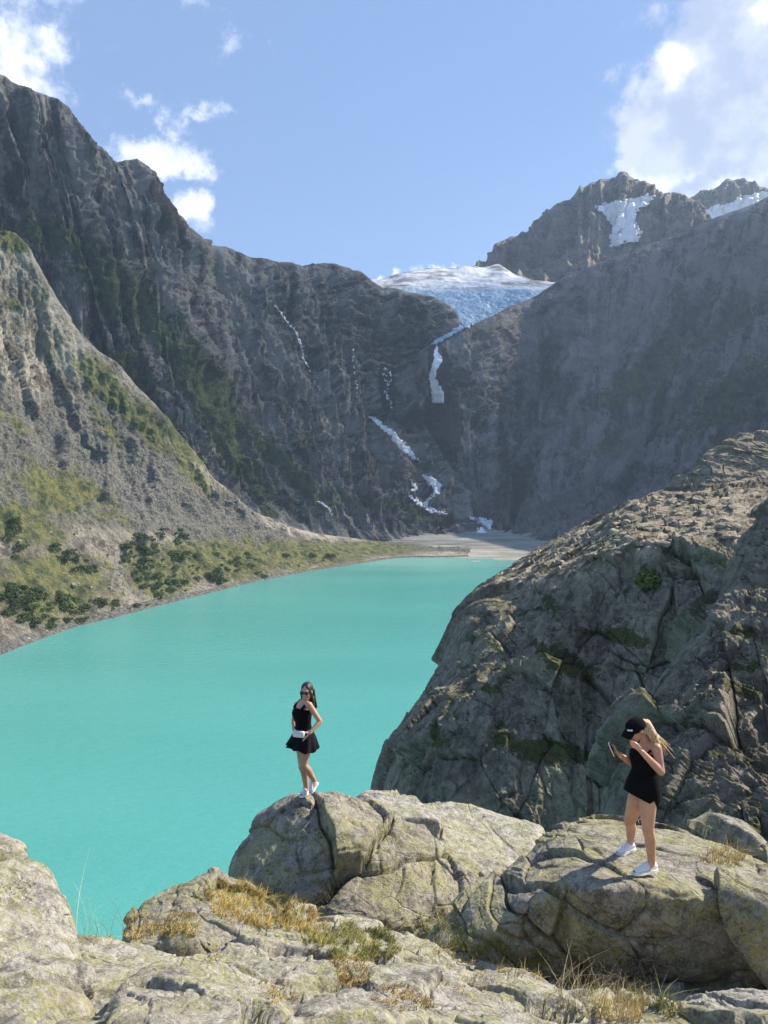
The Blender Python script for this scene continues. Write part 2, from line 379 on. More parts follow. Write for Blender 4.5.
head = sstep(uu, 300, 370)
fac, jn = facets(PB*np.array([1/90, 1/90, 1/110])+0.25*fbm(PB/90, 3)[:, None], 31)
fac2, jn2 = facets(PB*np.array([1/36, 1/36, 1/18])+0.2*fbm(PB/30, 2)[:, None], 32)
PS = PB*np.array([1/170, 1/170, 1/26]); PS[:, 2] += 1.2*perlin(PB/220, 77)
st = ridged(PS, 5, 0.6, seed=41)
rel = 1-0.95*sstep(np.abs(vv-3), 0.5, 0.04)
dB = (gul*36*(1-.6*head)+fac*12+st*(4+12*head)+fac2*3+fbm(PB/80, 5, 0.52, seed=29)*15+np.clip(ridged(PB/30, 4, .6, seed=30), 0, 2)*2)
dB -= dB.mean()*.8; dB *= (1-.75*sstep(uu, 425, 462))*rel*(0.25+0.75*sstep(vv, -0.1, 0.35))
VB = VB+nrm*dB.reshape(nu, nv, 1)
ppB = proj(VB); pxB, pyB = ppB[..., 0].ravel(), ppB[..., 1].ravel()
gB = 1.3*soft_patch(pxB, pyB, [(60,240,90,26,15,.62),(120,290,120,40,45,.62),(200,380,150,36,52,.62),(290,470,120,22,42,.55),(130,380,60,30,50,.6),(240,460,90,22,50,.6),(380,505,120,12,12,.5),(230,300,60,30,50,.25)])
scB = soft_patch(pxB, pyB, [(40,215,60,14,10,.5),(230,500,60,16,48,.9),(330,520,60,8,20,.7),(310,470,70,10,42,.5)])
def tone_of(u_, v_, Pm, hd, sx, sy, seed, k_=1.0):
    w1 = perlin(np.stack([u_*.02, v_*1.1, u_*0], 1), seed)*.5
    a = ridged(np.stack([u_*sx+w1, v_*sy, u_*0], 1), 6, .62, seed=seed)
    Q = Pm*np.array([1/150, 1/150, 1/20.]); Q[:, 2] += 1.6*perlin(Pm/200, seed+5)+.5*perlin(Pm/60, seed+6)
    b = ridged(Q, 5, .66, seed=seed+2); c = fbm(Pm/45, 5, .6, seed=seed+3)
    x = (1-hd)*a+hd*b; x = (x-x.mean())/x.std(); c = c/c.std(); g = fbm(np.stack([u_*sx*.35, v_*sy*.5, u_*0], 1), 4, .6, seed=seed+8); g = g/g.std()
    return np.clip(.5+k_*(.15*x+.06*c+.11*g), 0, 1)
flB = np.stack([uu*2.4, vv*250, uu*0], 1); hdB = sstep(uu, 230, 340)
mtn_left, PBf, FB = terrain('mountain', VB, M_left, gB, scB, 'dark rocky mountain left of the valley, curving round to the headwall', flow=flB, head=hdB, wet_shade=wet_shade_of(pxB, pyB), tone=tone_of(uu, vv, PB, hdB, .06, 1.3, 501))
bvhB = bvh_of(PBf, FB)

# ---- right valley wall
rc = [(405,362,2190),(425,352,2090),(435,346,2040),(455,336,2060),(468,329,2090),(480,324,2140),(497,317,2220),(510,309,2310),(528,302,2450),(545,293,2500),(560,283,2500),(580,272,2480),(600,264,2450),(620,257,2430),(635,252,2410),(650,245,2390),(665,240,2370),(680,234,2350),(700,227,2310),(716,219,2280),(730,214,2250),(750,207,2220),(768,199,2200),(900,150,1900),(1100,40,1600),(1400,-50,1300)]
ridgeC = [(p[0], W(*p)) for p in rc]
footC = [(405,Gz(490,1590,0)),(435,Gz(496,1580,0)),(545,Gz(512,1540,2)),(680,Gz(540,1480,2)),(768,Gz(562,1420,2)),(900,Gz(620,1300,0)),(1100,Gz(760,1080,0)),(1400,Gz(1100,720,-5))]
ufs = np.array([f[0] for f in footC]); fps = np.array([f[1] for f in footC])
def mixrowC(t, sag):
    out = []
    for u, p in ridgeC:
        f = lin(ufs, fps, np.array([u]))[0]; q = f*(1-t)+p*t; q[2] -= sag*(p[2]-f[2]); out.append((u, q))
    return out[::2]+([out[-1]] if len(out) % 2 == 0 else [])
rowsC = [[(u, p+np.array([-30, -50, -20.])) for u, p in footC], footC, mixrowC(.33, .19), mixrowC(.66, .13), ridgeC, [(u, p+np.array([150, 220, -170.])) for u, p in ridgeC]]
nu, nv = 760, 640
VC, UC, vC = loft(rowsC, np.concatenate([np.linspace(405, 850, 640), np.linspace(855, 1400, 120)]), nu, nv, vs=[-.2, 0, 1, 2, 3, 3.5], rowlin=(4, 5))
nrm = grid_normals(VC); nrm *= np.sign(nrm[..., 2:3].mean())
PC = VC.reshape(-1, 3); vv = np.tile(vC, nu); uu = np.repeat(UC, nv)
gul = ridged(np.stack([uu*0.022+0.3*perlin(np.stack([uu*.015, vv, uu*0], 1), 4), vv*0.45, uu*0], 1), 6, 0.55, seed=53)
fac, jn = facets(PC*np.array([1/100, 1/100, 1/120])+0.25*fbm(PC/90, 3)[:, None], 61)
PS = PC*np.array([1/170, 1/170, 1/30]); PS[:, 2] += 1.2*perlin(PC/220, 87)
st = ridged(PS, 5, 0.6, seed=45)
rel = 1-0.95*sstep(np.abs(vv-3), 0.5, 0.04)
dC = gul*26+fac*12+st*8+fbm(PC/80, 5, 0.52, seed=59)*14+np.clip(ridged(PC/30, 4, .6, seed=60), 0, 2)*2
dC -= dC.mean()*.9; dC *= (1-.75*sstep(uu, 475, 430))*rel*(0.25+0.75*sstep(vv, -0.1, 0.35))
VC = VC+nrm*dC.reshape(nu, nv, 1)
ppC = proj(VC); pxC, pyC = ppC[..., 0].ravel(), ppC[..., 1].ravel()
gC = soft_patch(pxC, pyC, [(640,380,90,28,-35,.75),(730,400,90,40,-35,.8),(720,330,80,16,-30,.6),(600,450,60,14,-35,.5)])
scC = soft_patch(pxC, pyC, [(620,450,90,14,-40,.6),(560,500,60,10,-25,.6),(690,410,60,9,-40,.5)])
mtn_right, PCf, FC = terrain('mountain', VC, M_right, gC, scC, 'long shaded mountain wall right of the valley', flow=np.stack([uu*2.4, vv*300, uu*0], 1), head=0.45*sstep(np.tile(vC, nu), 1.3, .4), wet_shade=wet_shade_of(pxC, pyC), tone=tone_of(uu, vv, PC, .5*sstep(vv, 1.6, .4), .035, .8, 521, .8))
bvhC = bvh_of(PCf, FC)

# ---- glacier and upper snowfield
m_ice, t = material('glacier_ice')
v = t.noise(t.vm('MULTIPLY', t.pos, (0.006, 0.012, 0.012)), 1.0, 4, 0.5)
c = t.mix(t.rng(v, 0.40, 0.62), (0.20,0.34,0.47), (0.33,0.47,0.60))
up = t.attr('scree')
dirt = t.mix(t.rng(t.noise(t.vm('MULTIPLY', t.pos, (0.008, 0.012, 0.02)), 1.0, 7, 0.65), 0.46, 0.58), (0.62,0.64,0.68), (0.20,0.19,0.18))
c = t.mix(up, c, dirt)
finish(t, Base_Color=c, Roughness=0.55, Normal=t.bump(v, 5, 1.0))
rg = [(300,296,3300),(360,292,3250),(380,288,3250),(400,281,3260),(415,279,3270),(430,276,3280),(445,277,3280),(460,274,3290),(480,274,3300),(492,272,3300),(505,284,3250),(520,291,3200),(600,294,3150)]
rowsD = [[(300,W(380,372,2190)),(600,W(458,356,2270))],[(300,W(375,352,2260)),(600,W(485,340,2330))],[(300,W(340,325,2430)),(600,W(535,315,2540))],[(300,W(320,293,2720)),(600,W(610,291,2720))],[(p[0],W(*p)) for p in rg],[(p[0],W(*p)+np.array([0,200,-120.])) for p in rg]]
VD, UD, vD = loft(rowsD, (300, 600), 420, 380, vs=[-.2,0,1,2,3,3.3])
P_ = VD.reshape(-1, 3); vv = np.tile(vD, 420)
cr = ridged(P_*np.array([1/34, 1/26, 1/60])+.5*fbm(P_/50,3)[:,None], 5, 0.6, seed=71); cr2 = ridged(P_*np.array([1/18, 1/12, 1/12]), 4, 0.6, seed=72)
amp = 1-0.75*sstep(vv, 1.9, 2.3)
VD[..., 2] += ((cr*3.5+fbm(P_/np.array([90,90,90]),4,.45,seed=75)*8)*amp+fbm(P_/120, 4, seed=73)*8).reshape(420, 380)
P_ = VD.reshape(-1, 3); org = base_of(P_); me = raw_mesh('glacier', P_, grid_faces(420, 380), True, org)
add_attr(me, 'scree', sstep(vv, 1.95, 2.25))
tag(link('glacier', me, m_ice, None, org), 'blue crevassed glacier tongue with dirty snow above, in the notch between the mountains', 'glacier')

# ---- far peaks
def far_peak(name, ridge, foot, u0, u1, n, label, seed):
    rows = [[(u, W(*q)+np.array([0, -60, -80.])) for u, q in foot], [(u, W(*q)) for u, q in foot]]
    us_ = [r[0] for r in ridge]
    fp = lin([u for u, _ in foot], [W(*q) for _, q in foot], np.array(us_, float))
    rr = np.array([W(*r) for r in ridge])
    rows.append([(u, fp[i]*.5+rr[i]*.5-np.array([0, 0, 30.])) for i, u in enumerate(us_)])
    rows.append([(u, rr[i]) for i, u in enumerate(us_)])
    rows.append([(u, rr[i]+np.array([40, 350, -330.])) for i, u in enumerate(us_)])
    V, U_, v_ = loft(rows, (u0, u1), n, 260, vs=[-.2,0,1,2,2.6], rowlin=(3, 4))
    P = V.reshape(-1, 3); nr = grid_normals(V); nr *= np.sign(nr[..., 2:3].mean()); vv = np.tile(v_, n); uu = np.repeat(U_, 260)
    fc, _ = facets(P/np.array([130, 130, 190.])+.25*fbm(P/120, 3)[:, None], seed)
    gl = ridged(np.stack([uu*.05, vv*.6, uu*0], 1), 5, .55, seed=seed)
    d = (fc*14+gl*40+fbm(P/90, 6, .55, seed=seed)*36)*(1-.96*sstep(np.abs(vv-2), .5, 0.03))
    V = V+nr*d.reshape(n, 260, 1)
    o, Pf, Ff = terrain(name, V, M_peak, None, None, label)
    return bvh_of(Pf, Ff)
bvhE = far_peak('mountain_peak', [(440,290,3500),(470,278,3500),(482,274,3500),(492,262,3520),(500,250,3540),(512,243,3560),(525,238,3560),(540,226,3570),(552,213,3580),(560,206,3590),(568,204,3590),(578,194,3600),(590,187,3600),(602,183,3600),(612,182,3600),(620,177,3600),(628,180,3600),(636,185,3590),(648,190,3560),(660,198,3500),(672,197,3450),(684,200,3420),(694,208,3400),(702,218,3380),(712,232,3350),(740,250,3300)],
    [(440,(430,300,2950)),(500,(490,300,2900)),(560,(560,306,2850)),(620,(620,310,2750)),(740,(740,300,2750))], 440, 740, 460,
    'far brown rocky summit above the glacier with snow patches near its top', 81)
bvhF = far_peak('mountain_peak', [(640,240,4250),(675,214,4200),(690,202,4200),(700,196,4200),(712,192,4200),(724,186,4200),(735,184,4200),(748,187,4190),(758,191,4180),(768,193,4180),(800,185,4150),(860,200,4100),(940,230,4000)],
    [(640,(640,270,3500)),(940,(940,270,3400))], 640, 940, 300, 'farthest grey summit at the right edge with a wide snowfield below it', 91)

# ---- draped sheets: snow patches, falling water
m_snow, t = material('old_snow')
finish(t, Base_Color=t.mix(t.rng(t.noise(t.pos, 0.03, 6, .6), .4, .7), (0.93,0.93,0.95), (0.80,0.80,0.82)), Roughness=0.6, Normal=t.bump(t.noise(t.pos, .05, 5), 6))
m_fall, t = material('white_water')
finish(t, Base_Color=t.mix(t.rng(t.noise(t.vm('MULTIPLY', t.pos, (.3, .3, .06)), 1.0, 6, .7), .35, .6), (0.78,0.83,0.88), (0.96,0.97,0.98)), Roughness=0.5, Normal=t.bump(t.noise(t.pos, .3, 5), 2))
def sheet(name, mask, box, bvhs, mat, step=0.5, lift=2.0, label=None, cat=None, group=None, thick=1.5, kind=None):
    """a sheet lying on the ground where mask(px,py)>0: the cells are laid out over the slope and dropped on it"""
    x0, y0, x1, y1 = box; xs = np.arange(x0, x1+step, step); ys = np.arange(y0, y1+step, step)
    X, Y_ = np.meshgrid(xs, ys, indexing='ij'); mk = mask(X, Y_) > 0
    H = np.full(X.shape+(3,), np.nan)
    for i, j in zip(*np.nonzero(mk)):
        best = None
        for b in bvhs:
            h = ray(b, X[i, j], Y_[i, j])
            if h[0] is not None and (best is None or h[3] < best[3]): best = h
        if best is not None:
            n = best[1]; n = n if n.dot(best[0]-Vector((0, 0, EYE))) < 0 else -n
            H[i, j] = best[0]+n*lift
    ok = ~np.isnan(H[..., 0]); idx = np.full(X.shape, -1); idx[ok] = np.arange(ok.sum()); V = H[ok]
    F_ = []
    for i in range(len(xs)-1):
        for j in range(len(ys)-1):
            q = [idx[i, j], idx[i+1, j], idx[i+1, j+1], idx[i, j+1]]
            if min(q) >= 0:
                d = [V[k][1] for k in q]
                if max(d)-min(d) < 90: F_.append(q[::-1])
    if not F_: return None
    F_ = np.array(F_); par = np.arange(len(V))
    def root_(a):
        while par[a] != a: par[a] = par[par[a]]; a = par[a]
        return a
    for q in F_:
        r0 = root_(q[0])
        for b in q[1:]: par[root_(b)] = r0
    lab = np.array([root_(q[0]) for q in F_]); ids, cnt = np.unique(lab, return_counts=True); order = ids[np.argsort(-cnt)]
    top = None
    for n_, idc in enumerate(order):
        f = F_[lab == idc]
        if n_ and len(f) < 8: continue
        used = np.unique(f); re = np.full(len(V), -1); re[used] = np.arange(len(used)); Vc = V[used]; f = re[f]
        org = base_of(Vc); nm = name if n_ == 0 else 'strand'; me = raw_mesh(nm, Vc, f, True, org)
        o = link(nm, me, mat, None, org)
        md = o.modifiers.new('depth', 'SOLIDIFY'); md.thickness = thick; md.offset = 1
        if n_ == 0: top = tag(o, label, cat, group, kind)
        else: o.parent = top; o.location = tuple(Vector(tuple(org))-top.location)
    return top
_nz = lambda X, Y_, s, sd_: fbm(np.stack([X.ravel()*s, Y_.ravel()*s, X.ravel()*0], 1), 4, .6, seed=sd_).reshape(X.shape)
def poly_mask(poly, rough=1.5):
    def f(X, Y_):
        a = _nz(X, Y_, .25, 3)*rough; b = _nz(X, Y_, .25, 9)*rough
        return inpoly(X+a, Y_+b, poly).astype(float)
    return f
def ribbon_mask(pts, holes=0.0, rough=1.0):
    def f(X, Y_):
        Xa = X+_nz(X, Y_, .35, 5)*rough; Yb = Y_+_nz(X, Y_, .35, 6)*rough
        best = np.full(X.shape, -9.)
        for (x0, y0, w0), (x1, y1, w1) in zip(pts[:-1], pts[1:]):
            dx, dy = x1-x0, y1-y0; t_ = np.clip(((Xa-x0)*dx+(Yb-y0)*dy)/(dx*dx+dy*dy), 0, 1)
            d = np.hypot(Xa-(x0+t_*dx), Yb-(y0+t_*dy)); best = np.maximum(best, (w0+(w1-w0)*t_)/2-d)
        return best-holes*np.clip(_nz(X, Y_, .5, 8)-.1, 0, 9)
    return f
def box_of(pts, m=4): return (min(p[0] for p in pts)-m, min(p[1] for p in pts)-m, max(p[0] for p in pts)+m, max(p[1] for p in pts)+m)
def fall(pts, label, holes=2.0, rough=1.2, step=.4, cat='waterfall'):
    sheet('waterfall', ribbon_mask(pts, holes, rough), box_of(pts), [bvhB, bvhC], m_fall, step, 1.4, label, cat, None, 1.0)
fall([(437,347,3),(436,352,5),(438,360,9),(434,370,6),(433,378,7),(436,388,10),(440,399,15)], 'tall white waterfall plunging into the dark gorge below the glacier', 1.0, 1.0)
fall([(386,368,2),(384,376,2.5),(388,384,2.5),(385,394,2),(390,401,2.5),(392,408,1.6)], 'thin split cascade on the headwall left of the tall waterfall', 3.0, 2.6, .35)
fall([(389,370,1.5),(391,378,2),(388,386,1.5)], 'short side strand of the thin split cascade', 1.0, 1.5, .35)
fall([(366,415,2),(374,419,5),(382,426,6),(391,433,7),(400,444,8),(408,452,8),(414,457,5),(420,461,2)], 'broad white cascade slanting down the headwall below the thin split one', 2.5, 1.8)
fall([(423,475,4),(429,479,8),(437,486,10),(438,492,6),(431,498,4),(424,504,5),(429,509,6),(440,513,4),(450,515,1.5)], 'curling white cascade low on the headwall, right branch', 3.0, 1.8)
fall([(411,480,3),(415,487,6),(411,492,1.5),(408,495,3),(414,500,5),(421,505,4)], 'short white cascade strand low on the headwall, left branch', 2.5, 1.8)
fall([(472,519,4),(480,521,8),(490,523,8),(487,531,7),(480,533,9),(474,537,3)], 'white rapids spilling out where the stream meets the gravel flat', 2.8, 2.4)
fall([(270,300,1.5),(278,309,1.6),(285,320,2.2),(296,332,1.8),(301,345,2.8),(303,358,1.8),(310,372,1.5),(316,385,1.3),(326,396,1)], 'long thin stream running down the upper left mountainside', 1.6, 1.6, .35)
fall([(353,350,1.2),(354,368,1.2),(357,385,1.4),(358,400,1)], 'hair-thin stream down a dark cleft of the headwall', 1.0, 1.5, .35)
fall([(316,501,1.5),(322,504,2),(329,509,3.2),(332,515,2)], 'short pale rivulet at the foot of the left mountain', 1.0)
def snow(poly, bv, label, rough=1.5, step=.7):
    sheet('snow_field', poly_mask(poly, rough), box_of([(p[0], p[1]) for p in poly], 3), bv, m_snow, step, 4, label, 'snow', None, 3)
snow([(590,205),(612,203),(618,201),(640,197),(658,194),(652,202),(636,212),(636,222),(642,231),(636,243),(624,244),(612,250),(608,238),(614,230),(606,220),(600,212)], [bvhE], 'snow patch high on the far brown summit', 2.5)
snow([(690,208),(704,211),(716,205),(730,203),(744,196),(790,186),(830,200),(830,240),(690,240)], [bvhF], 'wide bright snowfield below the farthest summit')
snow([(478,290),(484,281),(500,275),(512,278),(508,290),(498,293)], [bvhE], 'pale snow apron at the left foot of the far brown summit', 3)

gt = sheet('ice_tail', poly_mask([(431,347),(437,340),(447,334),(458,327),(462,318),(478,317),(474,325),(462,332),(450,338),(440,345)], 1.2), (428,312,482,350), [bvhB, bvhC], m_ice, .5, 3, None, None, None, 4)
if gt: gl_ = bpy.data.objects['glacier']; gt.location = tuple(Vector(gt.location)-Vector(gl_.location)); gt.parent = gl_

# ---- gravel flat at the head of the lake
m_grav, t = material('gravel_flat')
f1 = t.noise(t.vm('MULTIPLY', t.pos, (.012, .05, .03)), 1.0, 7, .65)
c = t.mix(t.rng(f1, .38, .62), (0.20,0.185,0.155), (0.40,0.37,0.32))
c = t.mix(t.rng(t.noise(t.vm('MULTIPLY', t.pos, (.006, .03, .03)), 1.3, 4, .6), .56, .62), c, (0.28,0.36,0.33))
finish(t, Base_Color=c, Roughness=0.9, Normal=t.bump(t.noise(t.pos, .4, 6), 2))
xs = np.linspace(-160, 560, 260); ys = np.linspace(1150, 1680, 200)
X, Y_ = np.meshgrid(xs, ys, indexing='ij'); P_ = np.stack([X.ravel(), Y_.ravel(), X.ravel()*0], 1)
edge = 1225+25*fbm(P_/120, 4, seed=101)+np.clip((P_[:, 0]-190)*.0, 0, 60)-40*sstep(P_[:, 0], 130, 260)+(P_[:, 0] > 0)*0
z = (P_[:, 1]-edge)*0.016+fbm(P_/40, 5, seed=102)*.5+sstep(P_[:, 1], 1420, 1640)*9
P_[:, 2] = np.clip(z, -3, 40)
org = base_of(P_); me = raw_mesh('gravel_flat', P_, grid_faces(260, 200), True, org)
tag(link('gravel_flat', me, m_grav, None, org), 'pale gravel flat at the head of the lake', None, None, 'structure')

# ---- lake and the ground under everything
m_lake, t = material('glacial_lake_water')
P = t.pos
d = t.vm('LENGTH', t.vm('MULTIPLY', t.vm('SUBTRACT', P, (60, 1230, 0)), (1.0, 1.0, 0)), out=1)
silt = t.m('MULTIPLY', t.rng(d, 330, 0), t.rng(t.noise(t.vm('MULTIPLY', P, (.002, .008, 1)), 1.0, 5), .3, .6))
c = t.mix(t.rng(t.noise(t.vm('MULTIPLY', P, (.003, .008, 1)), 1.0, 5, .5), .3, .7), (0.080,0.325,0.292), (0.092,0.355,0.32))
c = t.mix(silt, c, (0.20,0.46,0.40))
wv = t.m('ADD', t.noise(t.vm('MULTIPLY', P, (.12, .35, 1)), 1.0, 5, .6), t.m('MULTIPLY', t.noise(t.vm('MULTIPLY', P, (.7, 1.6, 1)), 1.0, 3, .6), .25))
finish(t, Base_Color=c, Roughness=0.16, IOR=1.33, Normal=t.bump(wv, 1.1, .5))
me = raw_mesh('lake', [(-2500, -300, 0), (2500, -300, 0), (2500, 1420, 0), (-2500, 1420, 0)], [(0, 1, 2, 3)], False)
tag(link('lake', me, m_lake), 'opaque turquoise glacial lake', None, None, 'structure')
m_gr = simple('valley_ground', (0.16,0.155,0.13), .95, bscale=.02)
me = raw_mesh('ground', [(-30000, -30000, -30), (30000, -30000, -30), (30000, 30000, -30), (-30000, 30000, -30)], [(0, 1, 2, 3)], False)
tag(link('ground', me, m_gr), 'ground under the valley', None, None, 'structure')

# ---- the cloud overhead whose shadow lies on the mountains
def cloud(poly, z0, z1, label):
    m, t = material('cloud_vapour')
    pv = t.node('ShaderNodeVolumePrincipled', {'Color': (.97,.97,.98), 'Density': .0028, 'Anisotropy': .3})
    t.l.new(pv.outputs[0], t.out.inputs['Volume'])
    P = np.array(poly, float); c = P.mean(0); n = 120; nv = 34
    ang = np.arctan2(P[:, 1]-c[1], P[:, 0]-c[0]); rr = np.hypot(*(P-c).T); o = np.argsort(ang)
    th = np.linspace(0, 2*math.pi, n, endpoint=False)
    ax = np.concatenate([ang[o]-2*math.pi, ang[o], ang[o]+2*math.pi]); r = np.interp(th, ax, np.tile(rr[o], 3), )
    V = []
    for j in range(nv):
        ph = -math.pi/2+math.pi*j/(nv-1); k = max(0.0, math.cos(ph))**.55
        V += [(c[0]+r[i]*k*math.cos(th[i]), c[1]+r[i]*k*math.sin(th[i]), (z0+z1)/2+(z1-z0)/2*math.sin(ph)) for i in range(n)]
    V = np.array(V); V += np.stack([fbm(V/180, 4, .6, seed=201)*70, fbm(V/180, 4, .6, seed=202)*70, fbm(V/180, 4, .6, seed=203)*35], 1)
    V += np.array([773., 562, 0])
    F_ = [(j*n+i, j*n+(i+1) % n, (j+1)*n+(i+1) % n, (j+1)*n+i) for j in range(nv-1) for i in range(n)]
    org = base_of(V); me = raw_mesh('cloud', V, F_, True, org)
    return tag(link('cloud', me, m, None, org), label, 'cloud')
cloud([(620,1720),(900,1600),(1231,1440),(1420,1470),(1600,1560),(1750,1700),(1920,1950),(2080,2130),(2250,2250),(2600,2240),(2900,2300),(3000,2900),(2300,3250),(1500,3230),(1000,3000),(680,2500),(610,2100)],
      2600, 2860, 'broad high cloud above the right mountain, shading the headwall')

# ---- air
m_haze, t = material('haze_air')
pv = t.node('ShaderNodeVolumePrincipled', {'Color': (0.56,0.75,1.0), 'Density': 0.6e-4, 'Anisotropy': 0.2})
t.l.new(pv.outputs[0], t.out.inputs['Volume'])
x0, x1, y0, y1, z0, z1 = -4200, 4200, -800, 5200, -31, 1735
Vb = [(x, y, z) for x in (x0, x1) for y in (y0, y1) for z in (z0, z1)]
me = raw_mesh('haze', Vb, [(0, 1, 3, 2), (4, 6, 7, 5), (0, 4, 5, 1), (2, 3, 7, 6), (0, 2, 6, 4), (1, 5, 7, 3)], False)
tag(link('haze', me, m_haze), 'thin blue mountain haze', None, None, 'stuff')
# ------------------------------------------------------------------ rock materials close by
def granite(name, a, b, lichen=0.4, white=0.5, moss=0.0, sc=1.0, warm=(0.34,0.27,0.19), bd=0.02, streak=0.0, top=False):
    m, t = material(name); P = t.pos
    Pw = t.vm('ADD', P, t.vm('SCALE', t.vm('SUBTRACT', t.noise(P, 1.3*sc, 4, .6, col=True), (.5, .5, .5)), 0.35/sc))
    big = t.noise(P, 0.55*sc, 5, .6); mid = t.noise(Pw, 3.2*sc, 7, .66); fin = t.noise(P, 22*sc, 6, .7); gr = t.noise(P, 120*sc, 4, .7)
    f = t.m('ADD', t.m('MULTIPLY', mid, .55), t.m('ADD', t.m('MULTIPLY', fin, .35), t.m('MULTIPLY', gr, .3)))
    c = t.mix(t.rng(f, .50, .70), a, b)
    c = t.mix(t.rng(big, .48, .68, 0, .55), c, warm)
    if top: c = t.mix(t.attr('scree'), c, t.mix(t.rng(t.noise(P, .5, 8, .75), .42, .6), (0.20,0.16,0.095), (0.62,0.53,0.39)))
    if streak:
        sv = t.noise(t.vm('MULTIPLY', P, (.9*sc, .9*sc, .09*sc)), 1.0, 6, .62)
        c = t.mix(t.rng(sv, .5, .62, 0, streak), c, tuple(x*.42 for x in a))
    # lichens: pale grey crusts, yellow-green map lichen, black specks
    wl = t.m('MULTIPLY', t.rng(t.noise(Pw, 9*sc, 7, .72), .52, .60), t.rng(t.noise(P, 1.1*sc, 3), .38, .6))
    c = t.mix(t.m('MULTIPLY', wl, white), c, (0.50,0.49,0.44))
    yl = t.m('MULTIPLY', t.rng(t.noise(P, 13*sc, 7, .75), .47, .54), t.rng(t.noise(t.vm('ADD', P, (5.1, 2.2, 7.7)), .9*sc, 4, .6), .43, .56))
    c = t.mix(t.m('MULTIPLY', yl, lichen), c, t.mix(fin, (0.20,0.20,0.045), (0.42,0.40,0.12)))
    bk = t.m('MULTIPLY', t.rng(t.noise(Pw, 17*sc, 6, .75), .58, .64), t.rng(t.noise(t.vm('ADD', P, (1.1, 9.2, 3.7)), 1.7*sc, 3), .45, .6))
    c = t.mix(t.m('MULTIPLY', bk, .65), c, (0.035,0.035,0.032))
    c = t.mix(t.rng(gr, .60, .74, 0, .5), c, (0.05,0.05,0.048))
    if moss:
        nz = t.node('ShaderNodeSeparateXYZ', {0: t.node('ShaderNodeNewGeometry').outputs['Normal']}).outputs[2]
        mm = t.rng(t.m('ADD', nz, t.m('MULTIPLY', t.m('SUBTRACT', t.noise(P, 1.2*sc, 6, .7), .5), 2.2)), .85, 1.05)
        if top: mm = t.m('MULTIPLY', mm, t.m('SUBTRACT', 1.0, t.attr('scree')))
        mm = t.m('MAXIMUM', mm, t.rng(t.m('ADD', t.attr('grass'), t.m('MULTIPLY', t.m('SUBTRACT', t.noise(P, 3*sc, 7, .75), .5), 3.2)), .42, .6))
        c = t.mix(t.m('MULTIPLY', mm, moss), c, t.mix(t.rng(fin, .35, .65), (0.030,0.042,0.010), (0.13,0.13,0.03)))
    crk = t.rng(t.vor(Pw, 1.1*sc, 'DISTANCE_TO_EDGE'), 0.0, .035)
    cr = t.rng(t.noise(P, .8*sc, 3), .45, .6)
    ck = t.m('SUBTRACT', 1.0, t.m('MULTIPLY', t.m('SUBTRACT', 1.0, crk), cr))
    h = t.m('ADD', t.m('MULTIPLY', mid, 1.6), t.m('ADD', t.m('MULTIPLY', fin, .42), t.m('MULTIPLY', gr, .12)))
    h = t.m('ADD', h, t.m('MULTIPLY', ck, .35))
    finish(t, Base_Color=c, Roughness=.88, Normal=t.bump(h, bd/sc*3.6, 1.0))
    return m
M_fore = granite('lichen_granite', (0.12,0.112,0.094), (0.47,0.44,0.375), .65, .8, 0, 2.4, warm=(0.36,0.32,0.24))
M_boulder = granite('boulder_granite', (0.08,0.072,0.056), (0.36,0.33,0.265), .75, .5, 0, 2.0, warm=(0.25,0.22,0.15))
M_cliff = granite(top=True, name='cliff_rock', a=(0.155,0.135,0.10), b=(0.42,0.365,0.275), lichen=.12, white=.25, moss=.95, sc=.35, warm=(0.28,0.235,0.165), bd=.05, streak=.55)
M_cliff_top = granite('cliff_top_rock', (0.15,0.13,0.10), (0.44,0.38,0.29), .25, .5, .5, .45, warm=(0.33,0.27,0.19), bd=.05)

# ---- big shaded crag on the right
def c_(px, py, Y): return W(px, py, Y)
rowsG = [
 [(0,c_(520,560,175)),(1,c_(540,548,158)),(2,c_(600,516,140)),(3,c_(652,489,125)),(4,c_(760,470,120)),(5,c_(900,440,120))],
 [(0,c_(508,568,150)),(1,c_(505,573,125)),(2,c_(575,550,104)),(3,c_(630,527,96)),(4,c_(730,505,95)),(5,c_(880,470,95))],
 [(0,c_(490,585,145)),(1,c_(488,585,112)),(2,c_(555,583,92)),(3,c_(615,560,86)),(4,c_(700,550,82)),(5,c_(850,540,80))],
 [(0,c_(475,615,145)),(1,c_(462,612,104)),(2,c_(535,612,86)),(3,c_(610,600,82)),(4,c_(700,590,78)),(5,c_(850,580,76))],
 [(0,c_(452,660,140)),(1,c_(443,660,98)),(2,c_(520,665,80)),(3,c_(605,660,78)),(4,c_(700,650,76)),(5,c_(850,650,74))],
 [(0,c_(420,720,130)),(1,c_(404,712,92)),(2,c_(490,730,75)),(3,c_(600,725,74)),(4,c_(700,720,73)),(5,c_(850,720,72))],
 [(0,c_(392,775,125)),(1,c_(378,770,88)),(2,c_(470,790,71)),(3,c_(600,790,70)),(4,c_(700,790,70)),(5,c_(850,790,70))],
 [(0,c_(375,860,120)),(1,c_(366,850,85)),(2,c_(460,870,68)),(3,c_(600,870,67)),(4,c_(700,870,67)),(5,c_(850,870,67))],
 [(0,c_(330,1150,115)),(1,c_(330,1150,82)),(2,c_(440,1150,62)),(3,c_(600,1150,62)),(4,c_(700,1150,62)),(5,c_(850,1150,62))],
 [(0,c_(250,1700,110)),(1,c_(250,1700,78)),(2,c_(400,1700,56)),(3,c_(600,1700,56)),(4,c_(700,1700,56)),(5,c_(850,1700,56))],
]
